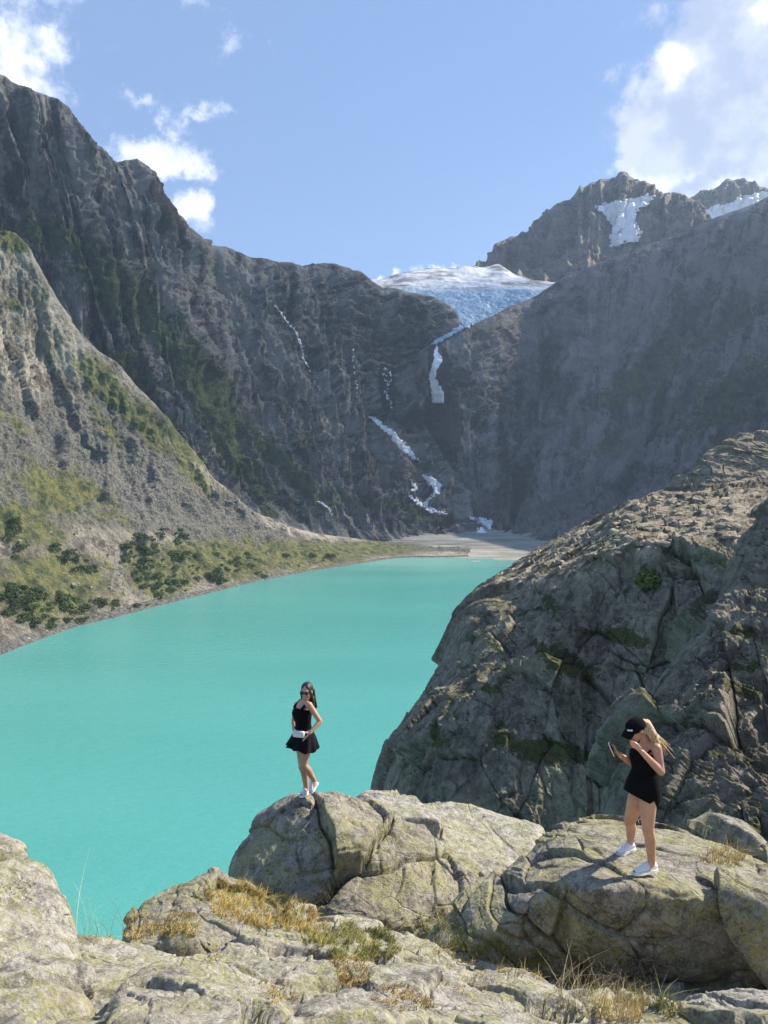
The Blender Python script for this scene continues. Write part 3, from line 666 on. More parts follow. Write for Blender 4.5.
def crag(name, rows, nu, nv, vs, u1, seed, s, vert, label, mat, top_rows=0.0, amp=1.0, lean=(0, 0), grassl=()):
    V, U_, v_ = loft(rows, (0, u1), nu, nv, vs=vs)
    n = grid_normals(V)
    mid = n[nu//2, nv//2]
    if np.dot(mid, -V[nu//2, nv//2]+np.array([0, 0, EYE])) < 0: n = -n
    P = V.reshape(-1, 3); vv = np.tile(v_, nu)
    d = cliffblocks(P, s, vert, seed, lean, fine_=.65)*amp*(.35+.65*sstep(np.repeat(U_, nv), .8, 1.9))
    k = 1-.85*sstep(vv, top_rows+.75, top_rows+.35) if top_rows else np.ones(len(P))
    d = d*k+(1-k)*(facets(P/np.array([2.6, 2.6, 1.6])+.3*fbm(P/3, 3)[:, None], seed+7, .8)[0]*.6+ridged(P/2.2, 5, .6, seed=seed+9)*.16)
    V = V+n*d.reshape(nu, nv, 1)
    pp = proj(V); px, py = pp[..., 0].ravel(), pp[..., 1].ravel()
    g = soft_patch(px, py, grassl) if len(grassl) else np.zeros(len(P))
    o, Pf, Ff = terrain(name, V, mat, g, (1-k) if top_rows else None, label)
    return bvh_of(Pf, Ff), o
bvhG, crag_o = crag('crag', rowsG, 820, 900, [0, 1, 1.8, 2.4, 3.4, 4.6, 5.8, 7.2, 8.6, 9.4], 5, 301, 12.0, 3.6,
    'tall dark shaded crag right of the lake with mossy ledges and sunlit rubble on top', M_cliff, top_rows=1.2, lean=(.12, 0),
    grassl=[(565,662,42,14,28,1.3),(622,637,32,10,12,1.1),(548,752,48,14,6,1.4),(648,578,14,14,0,1.2),(500,735,16,18,50,.8),(490,690,14,8,10,.8),(550,603,14,12,0,.8),(470,640,8,8,0,.7),(435,735,9,20,0,.9),(585,632,22,7,0,.8),(430,690,8,8,0,.7),(600,545,60,12,-20,.5),(700,500,60,10,-20,.5)])
rowsH = [
 [(0,c_(850,470,75)),(1,c_(845,470,62)),(2,c_(900,440,58)),(3,c_(1000,420,58))],
 [(0,c_(800,500,72)),(1,c_(778,505,56)),(2,c_(850,500,52)),(3,c_(1000,480,50))],
 [(0,c_(765,540,70)),(1,c_(738,552,52)),(2,c_(800,560,46)),(3,c_(1000,560,42))],
 [(0,c_(735,590,68)),(1,c_(705,602,48)),(2,c_(770,615,41)),(3,c_(1000,620,37))],
 [(0,c_(680,655,65)),(1,c_(655,662,45)),(2,c_(725,680,38)),(3,c_(950,700,33))],
 [(0,c_(640,710,62)),(1,c_(620,712,43)),(2,c_(700,740,35)),(3,c_(900,760,30))],
 [(0,c_(615,770,60)),(1,c_(601,770,42)),(2,c_(690,800,33)),(3,c_(900,830,28))],
 [(0,c_(600,850,58)),(1,c_(585,850,41)),(2,c_(680,880,32)),(3,c_(900,900,26))],
 [(0,c_(570,1200,55)),(1,c_(560,1200,39)),(2,c_(660,1200,30)),(3,c_(900,1200,24))],
]
bvhH, crag2_o = crag('crag', rowsH, 640, 760, None, 3, 331, 8.0, 3.0,
    'nearer slabby rock buttress rising at the right edge behind the woman with the phone', M_cliff, lean=(.75, .2),
    grassl=[(745,632,22,8,10,.9),(740,688,30,10,25,.8),(750,830,30,16,0,1.0),(690,725,20,10,0,.7),(745,668,24,7,0,.8)])

# ---- boulders from softened hulls
_ico = {}
def ico(k):
    if k not in _ico:
        bm = bmesh.new(); bmesh.ops.create_icosphere(bm, subdivisions=k, radius=1)
        V = np.array([v.co[:] for v in bm.verts]); Fc = np.array([[v.index for v in f.verts] for f in bm.faces], np.int32); bm.free()
        _ico[k] = (V/np.linalg.norm(V, axis=1)[:, None], Fc)
    return _ico[k]
def hull_planes(pts):
    bm = bmesh.new()
    for p in pts: bm.verts.new(tuple(p))
    bmesh.ops.convex_hull(bm, input=bm.verts); bm.normal_update()
    c = np.mean(pts, 0); pl = {}
    for f in bm.faces:
        n = np.array(f.normal[:]); h = float(np.dot(np.array(f.verts[0].co[:])-c, n))
        if h < 0: n, h = -n, -h
        pl[tuple(np.round(n, 2))+(round(h, 2),)] = (n, max(h, 1e-3))
    bm.free()
    return c, np.array([x[0] for x in pl.values()]), np.array([x[1] for x in pl.values()])
def boulder_mesh(pts, k=7, p=14, s=1.0, seed=0, amp=1.0, crack=1.0, stretch=(1, 1, 1), grain=(.5, .2, .8)):
    c, n, h = hull_planes(pts); d, Fc = ico(6 if k >= 7 else k)
    ext = np.ptp(np.asarray(pts), axis=0)/2; ext = np.maximum(ext, ext.max()*.25)*np.array([1, 1, .55])
    d = d*ext; d = d/np.linalg.norm(d, axis=1)[:, None]
    acc = np.zeros(len(d))
    for ni, hi in zip(n, h): acc += (np.maximum(d@ni, 0)/hi)**p
    r = acc**(-1/p); V = c+d*r[:, None]
    if k >= 7:                                            # even out the mesh so steep sides are as fine as the top
        e = V[Fc]; area = np.linalg.norm(np.cross(e[:, 1]-e[:, 0], e[:, 2]-e[:, 0]), axis=1).sum()/2
        tmp = bpy.data.objects.new('tmp', raw_mesh('tmp', V, Fc)); COL.objects.link(tmp)
        md = tmp.modifiers.new('r', 'REMESH'); md.mode = 'VOXEL'; md.voxel_size = math.sqrt(area/(120000 if k == 7 else 300000))
        dg = bpy.context.evaluated_depsgraph_get(); me2 = bpy.data.meshes.new_from_object(tmp.evaluated_get(dg))
        V = np.empty(len(me2.vertices)*3); me2.vertices.foreach_get('co', V); V = V.reshape(-1, 3)
        Fc = np.array([tuple(q.vertices) for q in me2.polygons if len(q.vertices) == 4], np.int32)
        bpy.data.objects.remove(tmp); bpy.data.meshes.remove(me2)
        d = V-c; d /= np.linalg.norm(d, axis=1)[:, None]; acc = np.zeros(len(d))
        for ni, hi in zip(n, h): acc += (np.maximum(d@ni, 0)/hi)**p
        V = c+d*(acc**(-1/p))[:, None]
    # normals of the smooth body
    g = np.zeros_like(d)
    for ni, hi in zip(n, h): g += ((np.maximum(d@ni, 0)/hi)**(p-1)/hi)[:, None]*ni
    g /= np.linalg.norm(g, axis=1)[:, None]
    Q = V/np.array(stretch)
    Qw = Q+np.stack([fbm(Q/(s*1.2), 3, seed=seed+50), fbm(Q/(s*1.2), 3, seed=seed+53), fbm(Q/(s*1.2), 3, seed=seed+56)], 1)*s*.3
    Qw = Q+(Qw-Q)*.5
    A = np.array(grain); A = A/np.linalg.norm(A); Qs = Qw+np.outer(Qw@A, A)*1.6      # joints follow the grain of the rock
    f1, j1 = facets(Qs/(s*1.5), seed, 1.0); f2, j2 = facets(Qs/(s*.5), seed+1, 1.0); f3, j3 = facets(Qs/(s*.17), seed+2, 1.0)
    msk = sstep(fbm(Q/(s*1.3), 2, seed=seed+31), -.15, .35)
    dd = f1*s*.15+f2*s*.042*(.3+.9*msk)+f3*s*.014*msk-(1-sstep(j1, 0, .035))*s*.07*crack-(1-sstep(j2, 0, .045))*s*.022*crack*msk-(1-sstep(j3, 0, .06))*s*.006*msk
    dd += fbm(Q/(s*1.1), 8, .5, seed=seed+5)*s*.07+ridged(Q/(s*.5), 6, .62, seed=seed+6)*s*.013
    dd += fbm(Q/(s*.07), 3, .6, seed=seed+7)*s*.004
    return V+g*dd[:, None]*amp, Fc
def boulder(name, pts, mat, label, cat='boulder', sink=1.5, **kw):
    pts = [np.asarray(q, float) for q in pts]
    allp = pts+[q+np.array([0, .15*sink, -sink]) for q in pts]
    V, Fc = boulder_mesh(allp, **kw)
    org = base_of(V); me = raw_mesh(name, V, Fc, True, org)
    return tag(link(name, me, mat, None, org), label, cat), V, Fc

# ---- rocks on the crag's top
boulder('boulder', [c_(650,502,118),(c_(664,484,118)),c_(690,466,118),c_(718,452,116),c_(768,470,112),c_(700,500,108),c_(768,500,106),c_(820,440,116)], M_cliff_top,
        'long dark angular boulder on the sunlit top of the crag', sink=3, k=7, s=3.2, seed=401, p=16)
boulder('boulder', [c_(700,452,128),c_(722,440,128),c_(745,431,128),c_(775,430,126),c_(830,430,126),c_(830,470,118),c_(715,465,120)], M_cliff_top,
        'highest rounded rock on the skyline at the right edge, above the long angular boulder', sink=4, k=7, s=3.2, seed=411, p=16)
boulder('boulder', [c_(735,500,100),c_(750,488,100),c_(775,482,100),c_(830,490,96),c_(830,520,92),c_(742,525,92)], M_cliff_top,
        'blocky dark rock low at the right edge of the crag top, under the skyline rocks', sink=3, k=6, s=2.6, seed=421, p=16)

# ---- foreground rocks
rocks_fg = []
def fg(pts, label, mat=M_fore, **kw):
    o, V, Fc = boulder('boulder', [W(*q) for q in pts], mat, label, **kw); rocks_fg.append((V, Fc)); return o
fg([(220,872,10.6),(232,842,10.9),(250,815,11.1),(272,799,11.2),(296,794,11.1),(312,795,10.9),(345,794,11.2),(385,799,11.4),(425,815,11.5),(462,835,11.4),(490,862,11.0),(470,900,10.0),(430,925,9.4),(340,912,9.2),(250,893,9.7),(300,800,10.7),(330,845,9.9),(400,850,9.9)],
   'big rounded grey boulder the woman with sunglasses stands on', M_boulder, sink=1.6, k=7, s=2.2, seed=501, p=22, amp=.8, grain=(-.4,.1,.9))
fg([(362,800,13.0),(395,794,13.2),(440,796,13.4),(490,808,13.4),(534,826,13.2),(545,850,12.2),(500,880,11.2),(440,870,11.2),(380,830,12.0)],
   'pale sunlit slab just behind and right of the big rounded boulder', M_fore, sink=1.4, k=7, s=2.0, seed=511, p=18, amp=.7)
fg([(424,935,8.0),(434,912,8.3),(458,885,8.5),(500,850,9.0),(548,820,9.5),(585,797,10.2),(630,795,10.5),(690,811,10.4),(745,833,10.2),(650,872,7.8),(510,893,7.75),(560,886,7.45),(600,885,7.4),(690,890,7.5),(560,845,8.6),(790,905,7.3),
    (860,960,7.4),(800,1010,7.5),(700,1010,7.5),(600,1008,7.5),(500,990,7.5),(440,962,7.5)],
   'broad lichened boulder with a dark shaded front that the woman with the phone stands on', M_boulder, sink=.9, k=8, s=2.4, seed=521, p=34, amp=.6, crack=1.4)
fg([(690,850,8.6),(735,843,9.0),(790,838,9.2),(850,850,8.8),(850,900,7.4),(770,905,7.1),(700,880,7.6)],
   'sunlit lump of rock at the right edge behind the broad lichened boulder', M_boulder, sink=1.3, k=7, s=1.3, seed=541, p=18, amp=.8)
fg([(-120,850,5.0),(-40,840,5.4),(2,842,5.3),(25,858,5.1),(50,888,4.8),(72,912,4.6),(88,934,4.3),(80,1010,3.2),(20,1060,2.7),(-80,1060,2.8)],
   'big pale smooth rock in the lower left corner', M_fore, sink=1.2, k=7, s=1.3, seed=551, p=18, amp=.7)
fg([(40,955,4.0),(62,935,4.5),(95,928,4.7),(150,940,4.8),(200,948,4.4),(230,975,3.7),(200,1030,2.9),(60,1060,2.6)],
   'low knobbly grey rock right of the smooth corner rock', M_fore, sink=.9, k=7, s=.5, seed=561, p=16, amp=.95)
fg([(105,1010,2.9),(125,975,3.4),(165,958,3.9),(215,955,4.1),(262,975,3.9),(285,1010,3.3),(270,1060,2.6),(130,1070,2.5)],
   'yellow-lichened rounded rock at the bottom edge left of centre', M_fore, sink=.8, k=7, s=.5, seed=571, p=16, amp=.85)
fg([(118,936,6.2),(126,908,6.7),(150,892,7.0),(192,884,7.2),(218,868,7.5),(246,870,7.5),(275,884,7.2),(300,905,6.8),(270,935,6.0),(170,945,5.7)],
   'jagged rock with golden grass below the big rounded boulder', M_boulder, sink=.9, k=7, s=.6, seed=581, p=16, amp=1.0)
fg([(195,945,5.0),(215,925,5.5),(260,915,5.8),(320,928,5.8),(372,950,5.3),(400,975,4.6),(350,1010,3.8),(240,1000,4.0)],
   'pale angular slab in the middle of the foreground beneath the grass', M_fore, sink=.8, k=7, s=.55, seed=591, p=14, amp=1.0)
fg([(280,905,7.2),(330,903,7.6),(380,922,7.4),(430,938,7.0),(470,965,6.0),(440,985,5.2),(350,960,5.6),(290,935,6.2)],
   'flat fractured slab between the big rounded boulder and the foreground', M_fore, sink=.9, k=7, s=.6, seed=601, p=14, amp=1.0)
fg([(290,1000,3.6),(340,975,4.2),(420,965,4.8),(475,968,4.9),(520,985,4.5),(540,1030,3.6),(480,1075,2.7),(320,1075,2.6)],
   'broad sunlit slab at the bottom centre edge', M_fore, sink=.8, k=7, s=.6, seed=611, p=16, amp=.85)
fg([(462,990,4.5),(480,968,4.9),(515,958,5.0),(545,970,4.9),(568,995,4.6),(600,1035,4.0),(560,1075,3.3),(480,1070,3.2)],
   'rounded pale knob at the bottom edge right of the broad slab', M_fore, sink=.9, k=7, s=.5, seed=621, p=16, amp=.8)
fg([(622,1028,3.9),(650,1003,4.2),(690,990,4.4),(735,990,4.4),(800,1000,4.2),(820,1060,3.2),(640,1070,3.2)],
   'pale rough rock in the lower right corner', M_fore, sink=.9, k=7, s=.55, seed=631, p=16, amp=.85)

# bedrock under the foreground
rg_ = [
 [(0,W(-500,1300,1.6)),(1,W(0,1300,1.5)),(2,W(384,1300,1.5)),(3,W(768,1300,1.5)),(4,W(1300,1300,1.6))],
 [(0,W(-400,1060,3.0)),(1,W(0,1075,2.7)),(2,W(384,1060,2.9)),(3,W(768,1100,3.2)),(4,W(1200,1060,3.4))],
 [(0,W(-300,960,4.6)),(1,W(40,985,4.3)),(2,W(384,975,4.9)),(3,W(768,1060,4.8)),(4,W(1100,1000,5.0))],
 [(0,W(-300,920,5.6)),(1,W(110,960,5.4)),(2,W(384,955,6.2)),(3,W(700,1035,6.1)),(4,W(1000,1020,6.2))],
 [(0,W(-300,1000,6.6)),(1,W(150,945,6.6)),(2,W(400,950,7.8)),(3,W(640,995,7.1)),(4,W(1000,990,7.1))],
 [(0,W(-300,1200,7.2)),(1,W(200,1030,7.6)),(2,W(400,965,9.0)),(3,W(640,980,9.0)),(4,W(1000,960,9))],
 [(0,W(-300,1600,8.0)),(1,W(200,1350,8.6)),(2,W(400,1200,11)),(3,W(640,1100,12)),(4,W(1000,1050,12))],
 [(0,W(-300,3000,9)),(1,W(200,2800,10)),(2,W(400,2600,13)),(3,W(640,2400,16)),(4,W(1000,2400,18))],
]
VG, UG, vG = loft(rg_, (0, 4), 520, 420, linear=True)
n = grid_normals(VG); n *= np.sign(n[..., 2:3].mean()); P = VG.reshape(-1, 3)
f1, j1 = facets(P/.55+.3*fbm(P/.6, 3)[:, None], 701); f2, j2 = facets(P/.2+.2*fbm(P/.3, 2)[:, None], 702)
d = f1*.10+f2*.035-(1-sstep(j1, 0, .05))*.04+fbm(P/.5, 7, .55, seed=703)*.05
VG = VG+n*d.reshape(520, 420, 1)
_, Pg, Fg_ = terrain('bedrock', VG, M_fore, None, None, 'rough grey bedrock under the foreground boulders')
rocks_fg.append((Pg, np.concatenate([Fg_[:, :3], Fg_[:, [0, 2, 3]]])))
off = 0; Vs = []; Fs = []
for V, Fc in rocks_fg:
    if Fc.shape[1] == 4: Fc = np.concatenate([Fc[:, :3], Fc[:, [0, 2, 3]]])
    Vs.append(V); Fs.append(Fc+off); off += len(V)
bvhR = bvh_of(np.concatenate(Vs), np.concatenate(Fs))
# ------------------------------------------------------------------ vegetation and loose stones
RN = random.Random(5)
def leaf_mesh(name, n, leaf, rad, seed, mat, squash=1.0):
    rs = np.random.RandomState(seed); d = rs.normal(size=(n, 3)); d /= np.linalg.norm(d, axis=1)[:, None]; d[:, 2] = np.abs(d[:, 2])
    r = (0.45+.55*rs.rand(n)**.5)*(1+.35*perlin(d*2.1+seed, seed))
    C_ = d*r[:, None]*np.array([rad, rad, rad*squash])
    a = rs.normal(size=(n, 3)); a /= np.linalg.norm(a, axis=1)[:, None]; b = np.cross(a, rs.normal(size=(n, 3))); b /= np.linalg.norm(b, axis=1)[:, None]
    L = leaf*(.6+.8*rs.rand(n))[:, None]
    V = np.stack([C_-a*L, C_+b*L*.5, C_+a*L, C_-b*L*.5], 1).reshape(-1, 3)
    V[:, 2] = np.maximum(V[:, 2], -.1*rad)
    me = raw_mesh(name, V, np.arange(4*n).reshape(n, 4), False); me.materials.append(mat); return me
def leaf_mat(name, a, b, s=1.0):
    m, t = material(name)
    finish(t, Base_Color=t.mix(t.rng(t.noise(t.pos, s, 3), .35, .65), a, b), Roughness=.8)
    return m
m_leaf = leaf_mat('dark_shrub_leaf', (0.024,0.050,0.012), (0.075,0.125,0.03), .35)
m_leaf2 = leaf_mat('bright_shrub_leaf', (0.06,0.10,0.02), (0.17,0.20,0.04), 1.2)
m_stem = simple('shrub_stem', (0.09,0.065,0.04), .9, bscale=5)
def place(o, h, sink=0.1, s=1.0):
    o.location = tuple(h[0]-Vector((0, 0, sink))); o.rotation_euler = (RN.uniform(-.15, .15), RN.uniform(-.15, .15), RN.uniform(0, 6.28)); o.scale = (s*RN.uniform(.8, 1.25), s*RN.uniform(.8, 1.25), s*RN.uniform(.7, 1.2))
m_leafb = leaf_mat('olive_shrub_leaf', (0.035,0.06,0.013), (0.11,0.15,0.035), .3)
shrub_me = [leaf_mesh('shrub', 330, .40, 3.0, 20+i, (m_leaf, m_leaf, m_leafb, m_leaf, m_leafb)[i], (.75, .6, .8, .9, .5)[i]) for i in range(5)]
regs = [([(119,552),(135,535),(160,527),(182,530),(196,545),(205,556),(200,575),(188,590),(172,597),(160,603),(150,596),(138,580),(128,566)], 118),
        ([(3,585),(25,588),(60,592),(92,606),(98,616),(70,626),(45,634),(20,630),(0,612)], 74),
        ([(205,556),(235,548),(262,560),(266,578),(240,582),(205,588)], 26), ([(47,546),(70,548),(103,568),(98,576),(70,566),(50,556)], 24),
        ([(0,513),(28,520),(30,548),(18,567),(0,560)], 16), ([(80,600),(130,600),(150,606),(110,612)], 12), ([(280,556),(330,552),(335,562),(285,568)], 10)]
k = 0
for poly, n in regs:
    xs_ = [p[0] for p in poly]; ys_ = [p[1] for p in poly]; c = 0; tries = 0
    while c < n and tries < n*30:
        tries += 1; x, y = RN.uniform(min(xs_), max(xs_)), RN.uniform(min(ys_), max(ys_))
        if not inpoly(np.array([x]), np.array([y]), poly)[0] or _nz(np.array([[x]]), np.array([[y]]), .09, 44)[0, 0] < -.32: continue
        h = ray(bvhA, x, y)
        if h[0] is None or h[0].z < .8: continue
        o = link('shrub', shrub_me[k % 5], None); place(o, h, .2, 0.8*(3.0)**(RN.random()**1.2)); c += 1; k += 1
        tag(o, 'low dark green shrub in the thickets on the bank along the left shore', 'shrub', 'shrubs on the left bank')
# low creeping scrub that knits the thickets together
C_, Q_ = [], []
for poly, n in regs:
    xs_ = [p[0] for p in poly]; ys_ = [p[1] for p in poly]
    for _ in range(int(n*11)):
        x, y = RN.uniform(min(xs_)-3, max(xs_)+5), RN.uniform(min(ys_)-3, max(ys_)+3)
        if not inpoly(np.array([x]), np.array([y]), poly)[0] or _nz(np.array([[x]]), np.array([[y]]), .09, 44)[0, 0] < -.34+RN.uniform(-.15, .15): continue
        h = ray(bvhA, x, y)
        if h[0] is None or h[0].z < .8: continue
        for q in range(9):
            a = Vector((RN.gauss(0, 1), RN.gauss(0, 1), RN.gauss(0, .6))).normalized(); b = a.orthogonal().normalized()*.3; c_0 = h[0]+Vector((RN.gauss(0, 1.5), RN.gauss(0, 1.5), RN.uniform(-.3, 1.1))); a = a*RN.uniform(.3, .7)
            o_ = len(C_); C_ += [tuple(c_0-a), tuple(c_0+b), tuple(c_0+a), tuple(c_0-b)]; Q_.append((o_, o_+1, o_+2, o_+3))
C_ = np.array(C_); org = base_of(C_)
tag(link('ground_cover', raw_mesh('ground_cover', C_, Q_, False, org), m_leafb, None, org), 'low creeping scrub between the shrubs on the left bank', None, None, 'stuff')
# bright bush growing out of the crag
h = ray(bvhG, 648, 590)
if h[0] is not None:
    e = link('shrub', None, None, None, h[0]); tag(e, 'bright yellow-green bush growing from a ledge near the top of the shaded crag', 'bush')
    me = leaf_mesh('foliage', 900, .17, 1.35, 61, m_leaf2, 1.15); f_ = link('foliage', me, None, e, (0, 0, .5))
    V_, F_ = [], []
    for q in range(7):
        a = q*.9; tip = Vector((math.cos(a)*.8, math.sin(a)*.8, 1.3+.2*(q % 3)))
        for z_ in (0, 1):
            for w_ in range(4):
                b = w_*math.pi/2; r_ = .05*(1-.7*z_); V_.append(tuple(tip*z_+Vector((math.cos(b)*r_, math.sin(b)*r_, 0))))
        o_ = q*8; F_ += [(o_+i, o_+(i+1) % 4, o_+4+(i+1) % 4, o_+4+i) for i in range(4)]
    link('stem', raw_mesh('stem', V_, F_, True), m_stem, e, (0, 0, 0))

# loose stones: five shapes, many copies
def stone_me(seed, mat, size=1.0):
    rs = np.random.RandomState(seed); pts = rs.normal(size=(11, 3)); pts /= np.linalg.norm(pts, axis=1)[:, None]; pts *= np.array([1, .75, .6])*size
    V, Fc = boulder_mesh(list(pts), k=4, p=22, s=size*.9, seed=seed, amp=1.0)
    me = raw_mesh('boulder', V, Fc, True); me.materials.append(mat); return me
m_st = granite('pale_stone', (0.20,0.185,0.165), (0.46,0.43,0.38), .1, .3, 0, .25, bd=.05)
M_rub = granite('rubble_stone', (0.17,0.15,0.12), (0.48,0.43,0.36), .3, .3, 0, .6, warm=(0.36,0.29,0.20), bd=.03)
far_st = [stone_me(900+i, m_st) for i in range(5)]; near_st = [stone_me(920+i, M_rub) for i in range(6)]
def scatter(bv, poly, n, mes, s0, s1, lab, grp, sink=.25):
    xs_ = [p[0] for p in poly]; ys_ = [p[1] for p in poly]; c = 0; tries = 0
    while c < n and tries < n*20:
        tries += 1; x, y = RN.uniform(min(xs_), max(xs_)), RN.uniform(min(ys_), max(ys_))
        if not inpoly(np.array([x]), np.array([y]), poly)[0]: continue
        h = ray(bv, x, y)
        if h[0] is None: continue
        s = s0*(s1/s0)**(RN.random()**2.2); o = link('boulder', mes[c % len(mes)], None); place(o, h, s*sink*.5, s); c += 1
        tag(o, lab, 'boulder', grp)
scatter(bvhA, [(0,500),(60,505),(130,540),(130,590),(100,600),(60,580),(0,560)], 34, far_st, 1.2, 4.5, 'pale boulder lying in the scree on the left bank', 'boulders on the left bank')
scatter(bvhA, [(60,470),(150,480),(240,520),(250,545),(180,530),(90,500)], 26, far_st, 1.2, 5.0, 'pale boulder on the grey scree slope above the shrubs', 'boulders on the scree')
scatter(bvhA, [(200,560),(330,553),(400,551),(395,556),(300,572),(200,592)], 34, far_st, .9, 3.0, 'small pale boulder on the low bank near the head of the lake', 'boulders on the low bank')
scatter(bvhA, [(0,650),(60,628),(110,612),(110,606),(60,610),(0,625)], 20, far_st, .9, 2.6, 'pale boulder at the waterline on the near left shore', 'boulders at the waterline')
scatter(bvhG, [(545,562),(600,532),(650,500),(700,500),(740,520),(735,545),(690,545),(640,548),(590,562)], 110, near_st, .35, 1.5, 'sunlit rubble block on the flat top of the crag', 'rubble on the crag top')

# ---- grass
def blades(name, poly, n, L, mat, label, bv=None, lean=(.2, 0), wdt=.0035, up=1.0, seed=0, clump=0.0, kind='stuff', cat=None):
    rs = random.Random(seed); xs_ = [p[0] for p in poly]; ys_ = [p[1] for p in poly]; V = []; Fq = []; c = 0; tries = 0
    while c < n and tries < n*8:
        tries += 1; x, y = rs.uniform(min(xs_), max(xs_)), rs.uniform(min(ys_), max(ys_))
        if not inpoly(np.array([x]), np.array([y]), poly)[0]: continue
        if _nz(np.array([[x]]), np.array([[y]]), clump or .13, 21)[0, 0] < (-.05 if clump else -.25)+rs.uniform(-.2, .2): continue
        h = ray(bv or bvhR, x, y)
        if h[0] is None or h[0].y > 16: continue
        b = h[0]-Vector((0, 0, .01)); l = L*rs.uniform(.25, 1.3)*rs.choice((.6, 1, 1, 1.25)); a = rs.uniform(0, 6.28); bend = rs.uniform(.15, 1.7)
        hd = Vector((math.cos(a)*bend+lean[0], math.sin(a)*bend+lean[1], 0)); sd_ = Vector((-math.sin(a+1), math.cos(a+1), 0))*wdt*rs.uniform(.6, 1.4)
        o_ = len(V); N_ = 5
        for i in range(N_):
            s_ = i/(N_-1); p = b+Vector((0, 0, 1))*l*up*(s_-.35*bend*s_*s_)+hd*l*(s_*s_*.8); w_ = sd_*(1-s_*.85)
            V += [tuple(p-w_), tuple(p+w_)]
        Fq += [(o_+2*i, o_+2*i+1, o_+2*i+3, o_+2*i+2) for i in range(N_-1)]; c += 1
    if not V: return None
    V = np.array(V); org = base_of(V); me = raw_mesh(name, V, Fq, True, org)
    return tag(link(name, me, mat, None, org), label, cat, None, kind)
m_gold = leaf_mat('golden_grass', (0.38,0.26,0.06), (0.66,0.50,0.17), 3.5)
m_green = leaf_mat('green_grass', (0.12,0.15,0.03), (0.34,0.30,0.08), 3.0)
m_straw = leaf_mat('straw_stems', (0.40,0.32,0.16), (0.62,0.52,0.30), 3.0)
m_rust = leaf_mat('rusty_moss', (0.24,0.16,0.05), (0.48,0.32,0.10), 5.0)
blades('grass', [(203,892),(215,880),(250,878),(300,897),(330,922),(315,935),(270,930),(215,918)], 4200, .075, m_gold, 'golden grass between the rocks', clump=.11, seed=1)
blades('grass', [(100,928),(120,918),(190,912),(203,925),(195,938),(110,940)], 1500, .055, m_gold, 'golden grass along the rock edge', seed=2, clump=.12)
blades('grass', [(300,930),(345,922),(385,925),(402,950),(385,962),(340,962),(305,950)], 5200, .05, m_green, 'green and yellow grass in the middle of the rocks', seed=3, clump=.07)
blades('grass', [(210,890),(250,882),(300,900),(325,925),(260,925)], 1500, .045, m_green, 'short green grass among the golden blades', seed=31, clump=.14)
blades('grass', [(120,925),(190,915),(195,935),(120,938)], 500, .04, m_green, 'short green grass along the rock edge', seed=32, clump=.14)
blades('grass', [(325,955),(362,958),(375,985),(345,990)], 1500, .035, m_rust, 'rusty grass in a crack', seed=4)
blades('grass', [(375,985),(410,985),(440,1008),(400,1012),(370,1000)], 1300, .03, m_rust, 'rusty grass on the slab', seed=5, clump=.1)
blades('grass', [(415,918),(445,905),(470,935),(540,950),(560,965),(500,962),(440,948)], 1600, .09, m_green, 'yellow green grass in the shaded gap', seed=6, clump=.08)
blades('grass', [(545,965),(640,960),(660,1005),(600,1024),(560,1010)], 420, .26, m_straw, 'dry straw stems in the shaded hollow', seed=7, wdt=.002)
blades('grass', [(590,1000),(650,1000),(640,1024),(600,1024)], 350, .16, m_gold, 'golden grass in the shaded hollow', seed=17, wdt=.003)
blades('grass', [(700,862),(712,850),(735,846),(750,852),(735,868)], 420, .15, m_gold, 'tuft of golden grass beside the right hand rock', seed=8, lean=(.25, 0))
blades('grass', [(628,884),(650,882),(655,892),(632,895)], 400, .028, m_rust, 'rusty tuft in a crack near the phone woman', seed=9)
blades('grass', [(0,885),(30,880),(40,900),(10,905)], 160, .03, m_green, 'thin green grass on the corner rock', seed=10, clump=.1)
blades('grass', [(70,932),(95,922),(128,924),(125,938),(85,942)], 34, .34, m_straw, 'tall wispy grass stems against the lake', seed=11, wdt=.0016, lean=(-.25, 0), up=1.15)
blades('grass', [(250,980),(285,975),(300,1000),(270,1005)], 500, .028, m_rust, 'rusty moss between the slabs', seed=12)
blades('grass', [(695,540),(740,505),(760,515),(735,545)], 900, .55, m_green, 'yellow green grass on the crag top', bv=None if False else bvhG, seed=13, wdt=.03) if False else None

scatter(bvhR, [(60,960),(200,940),(330,935),(420,950),(560,985),(540,1020),(60,1020)], 26, [stone_me(940+i, M_fore) for i in range(5)], .012, .05, 'small loose stone on the foreground slabs', 'loose stones on the slabs', .4)

blades('grass', [(150,955),(200,945),(240,955),(200,965)], 160, .03, m_rust, 'rusty moss along a crack in the near slabs', seed=41, clump=.15)
blades('grass', [(440,985),(480,965),(500,985),(470,1000)], 260, .035, m_gold, 'short golden grass at the edge of the slab', seed=42, clump=.15)
blades('grass', [(560,985),(660,985),(680,1015),(600,1020)], 500, .12, m_green, 'green grass in the shaded hollow', seed=43, clump=.1)
blades('grass', [(430,935),(520,955),(600,975),(600,990),(500,975),(430,955)], 900, .07, m_gold, 'golden grass at the foot of the lichened boulder', seed=44, clump=.12)
blades('grass', [(520,905),(560,895),(570,925),(530,930)], 300, .03, m_green, 'moss on the shaded boulder front', seed=45, clump=.15)
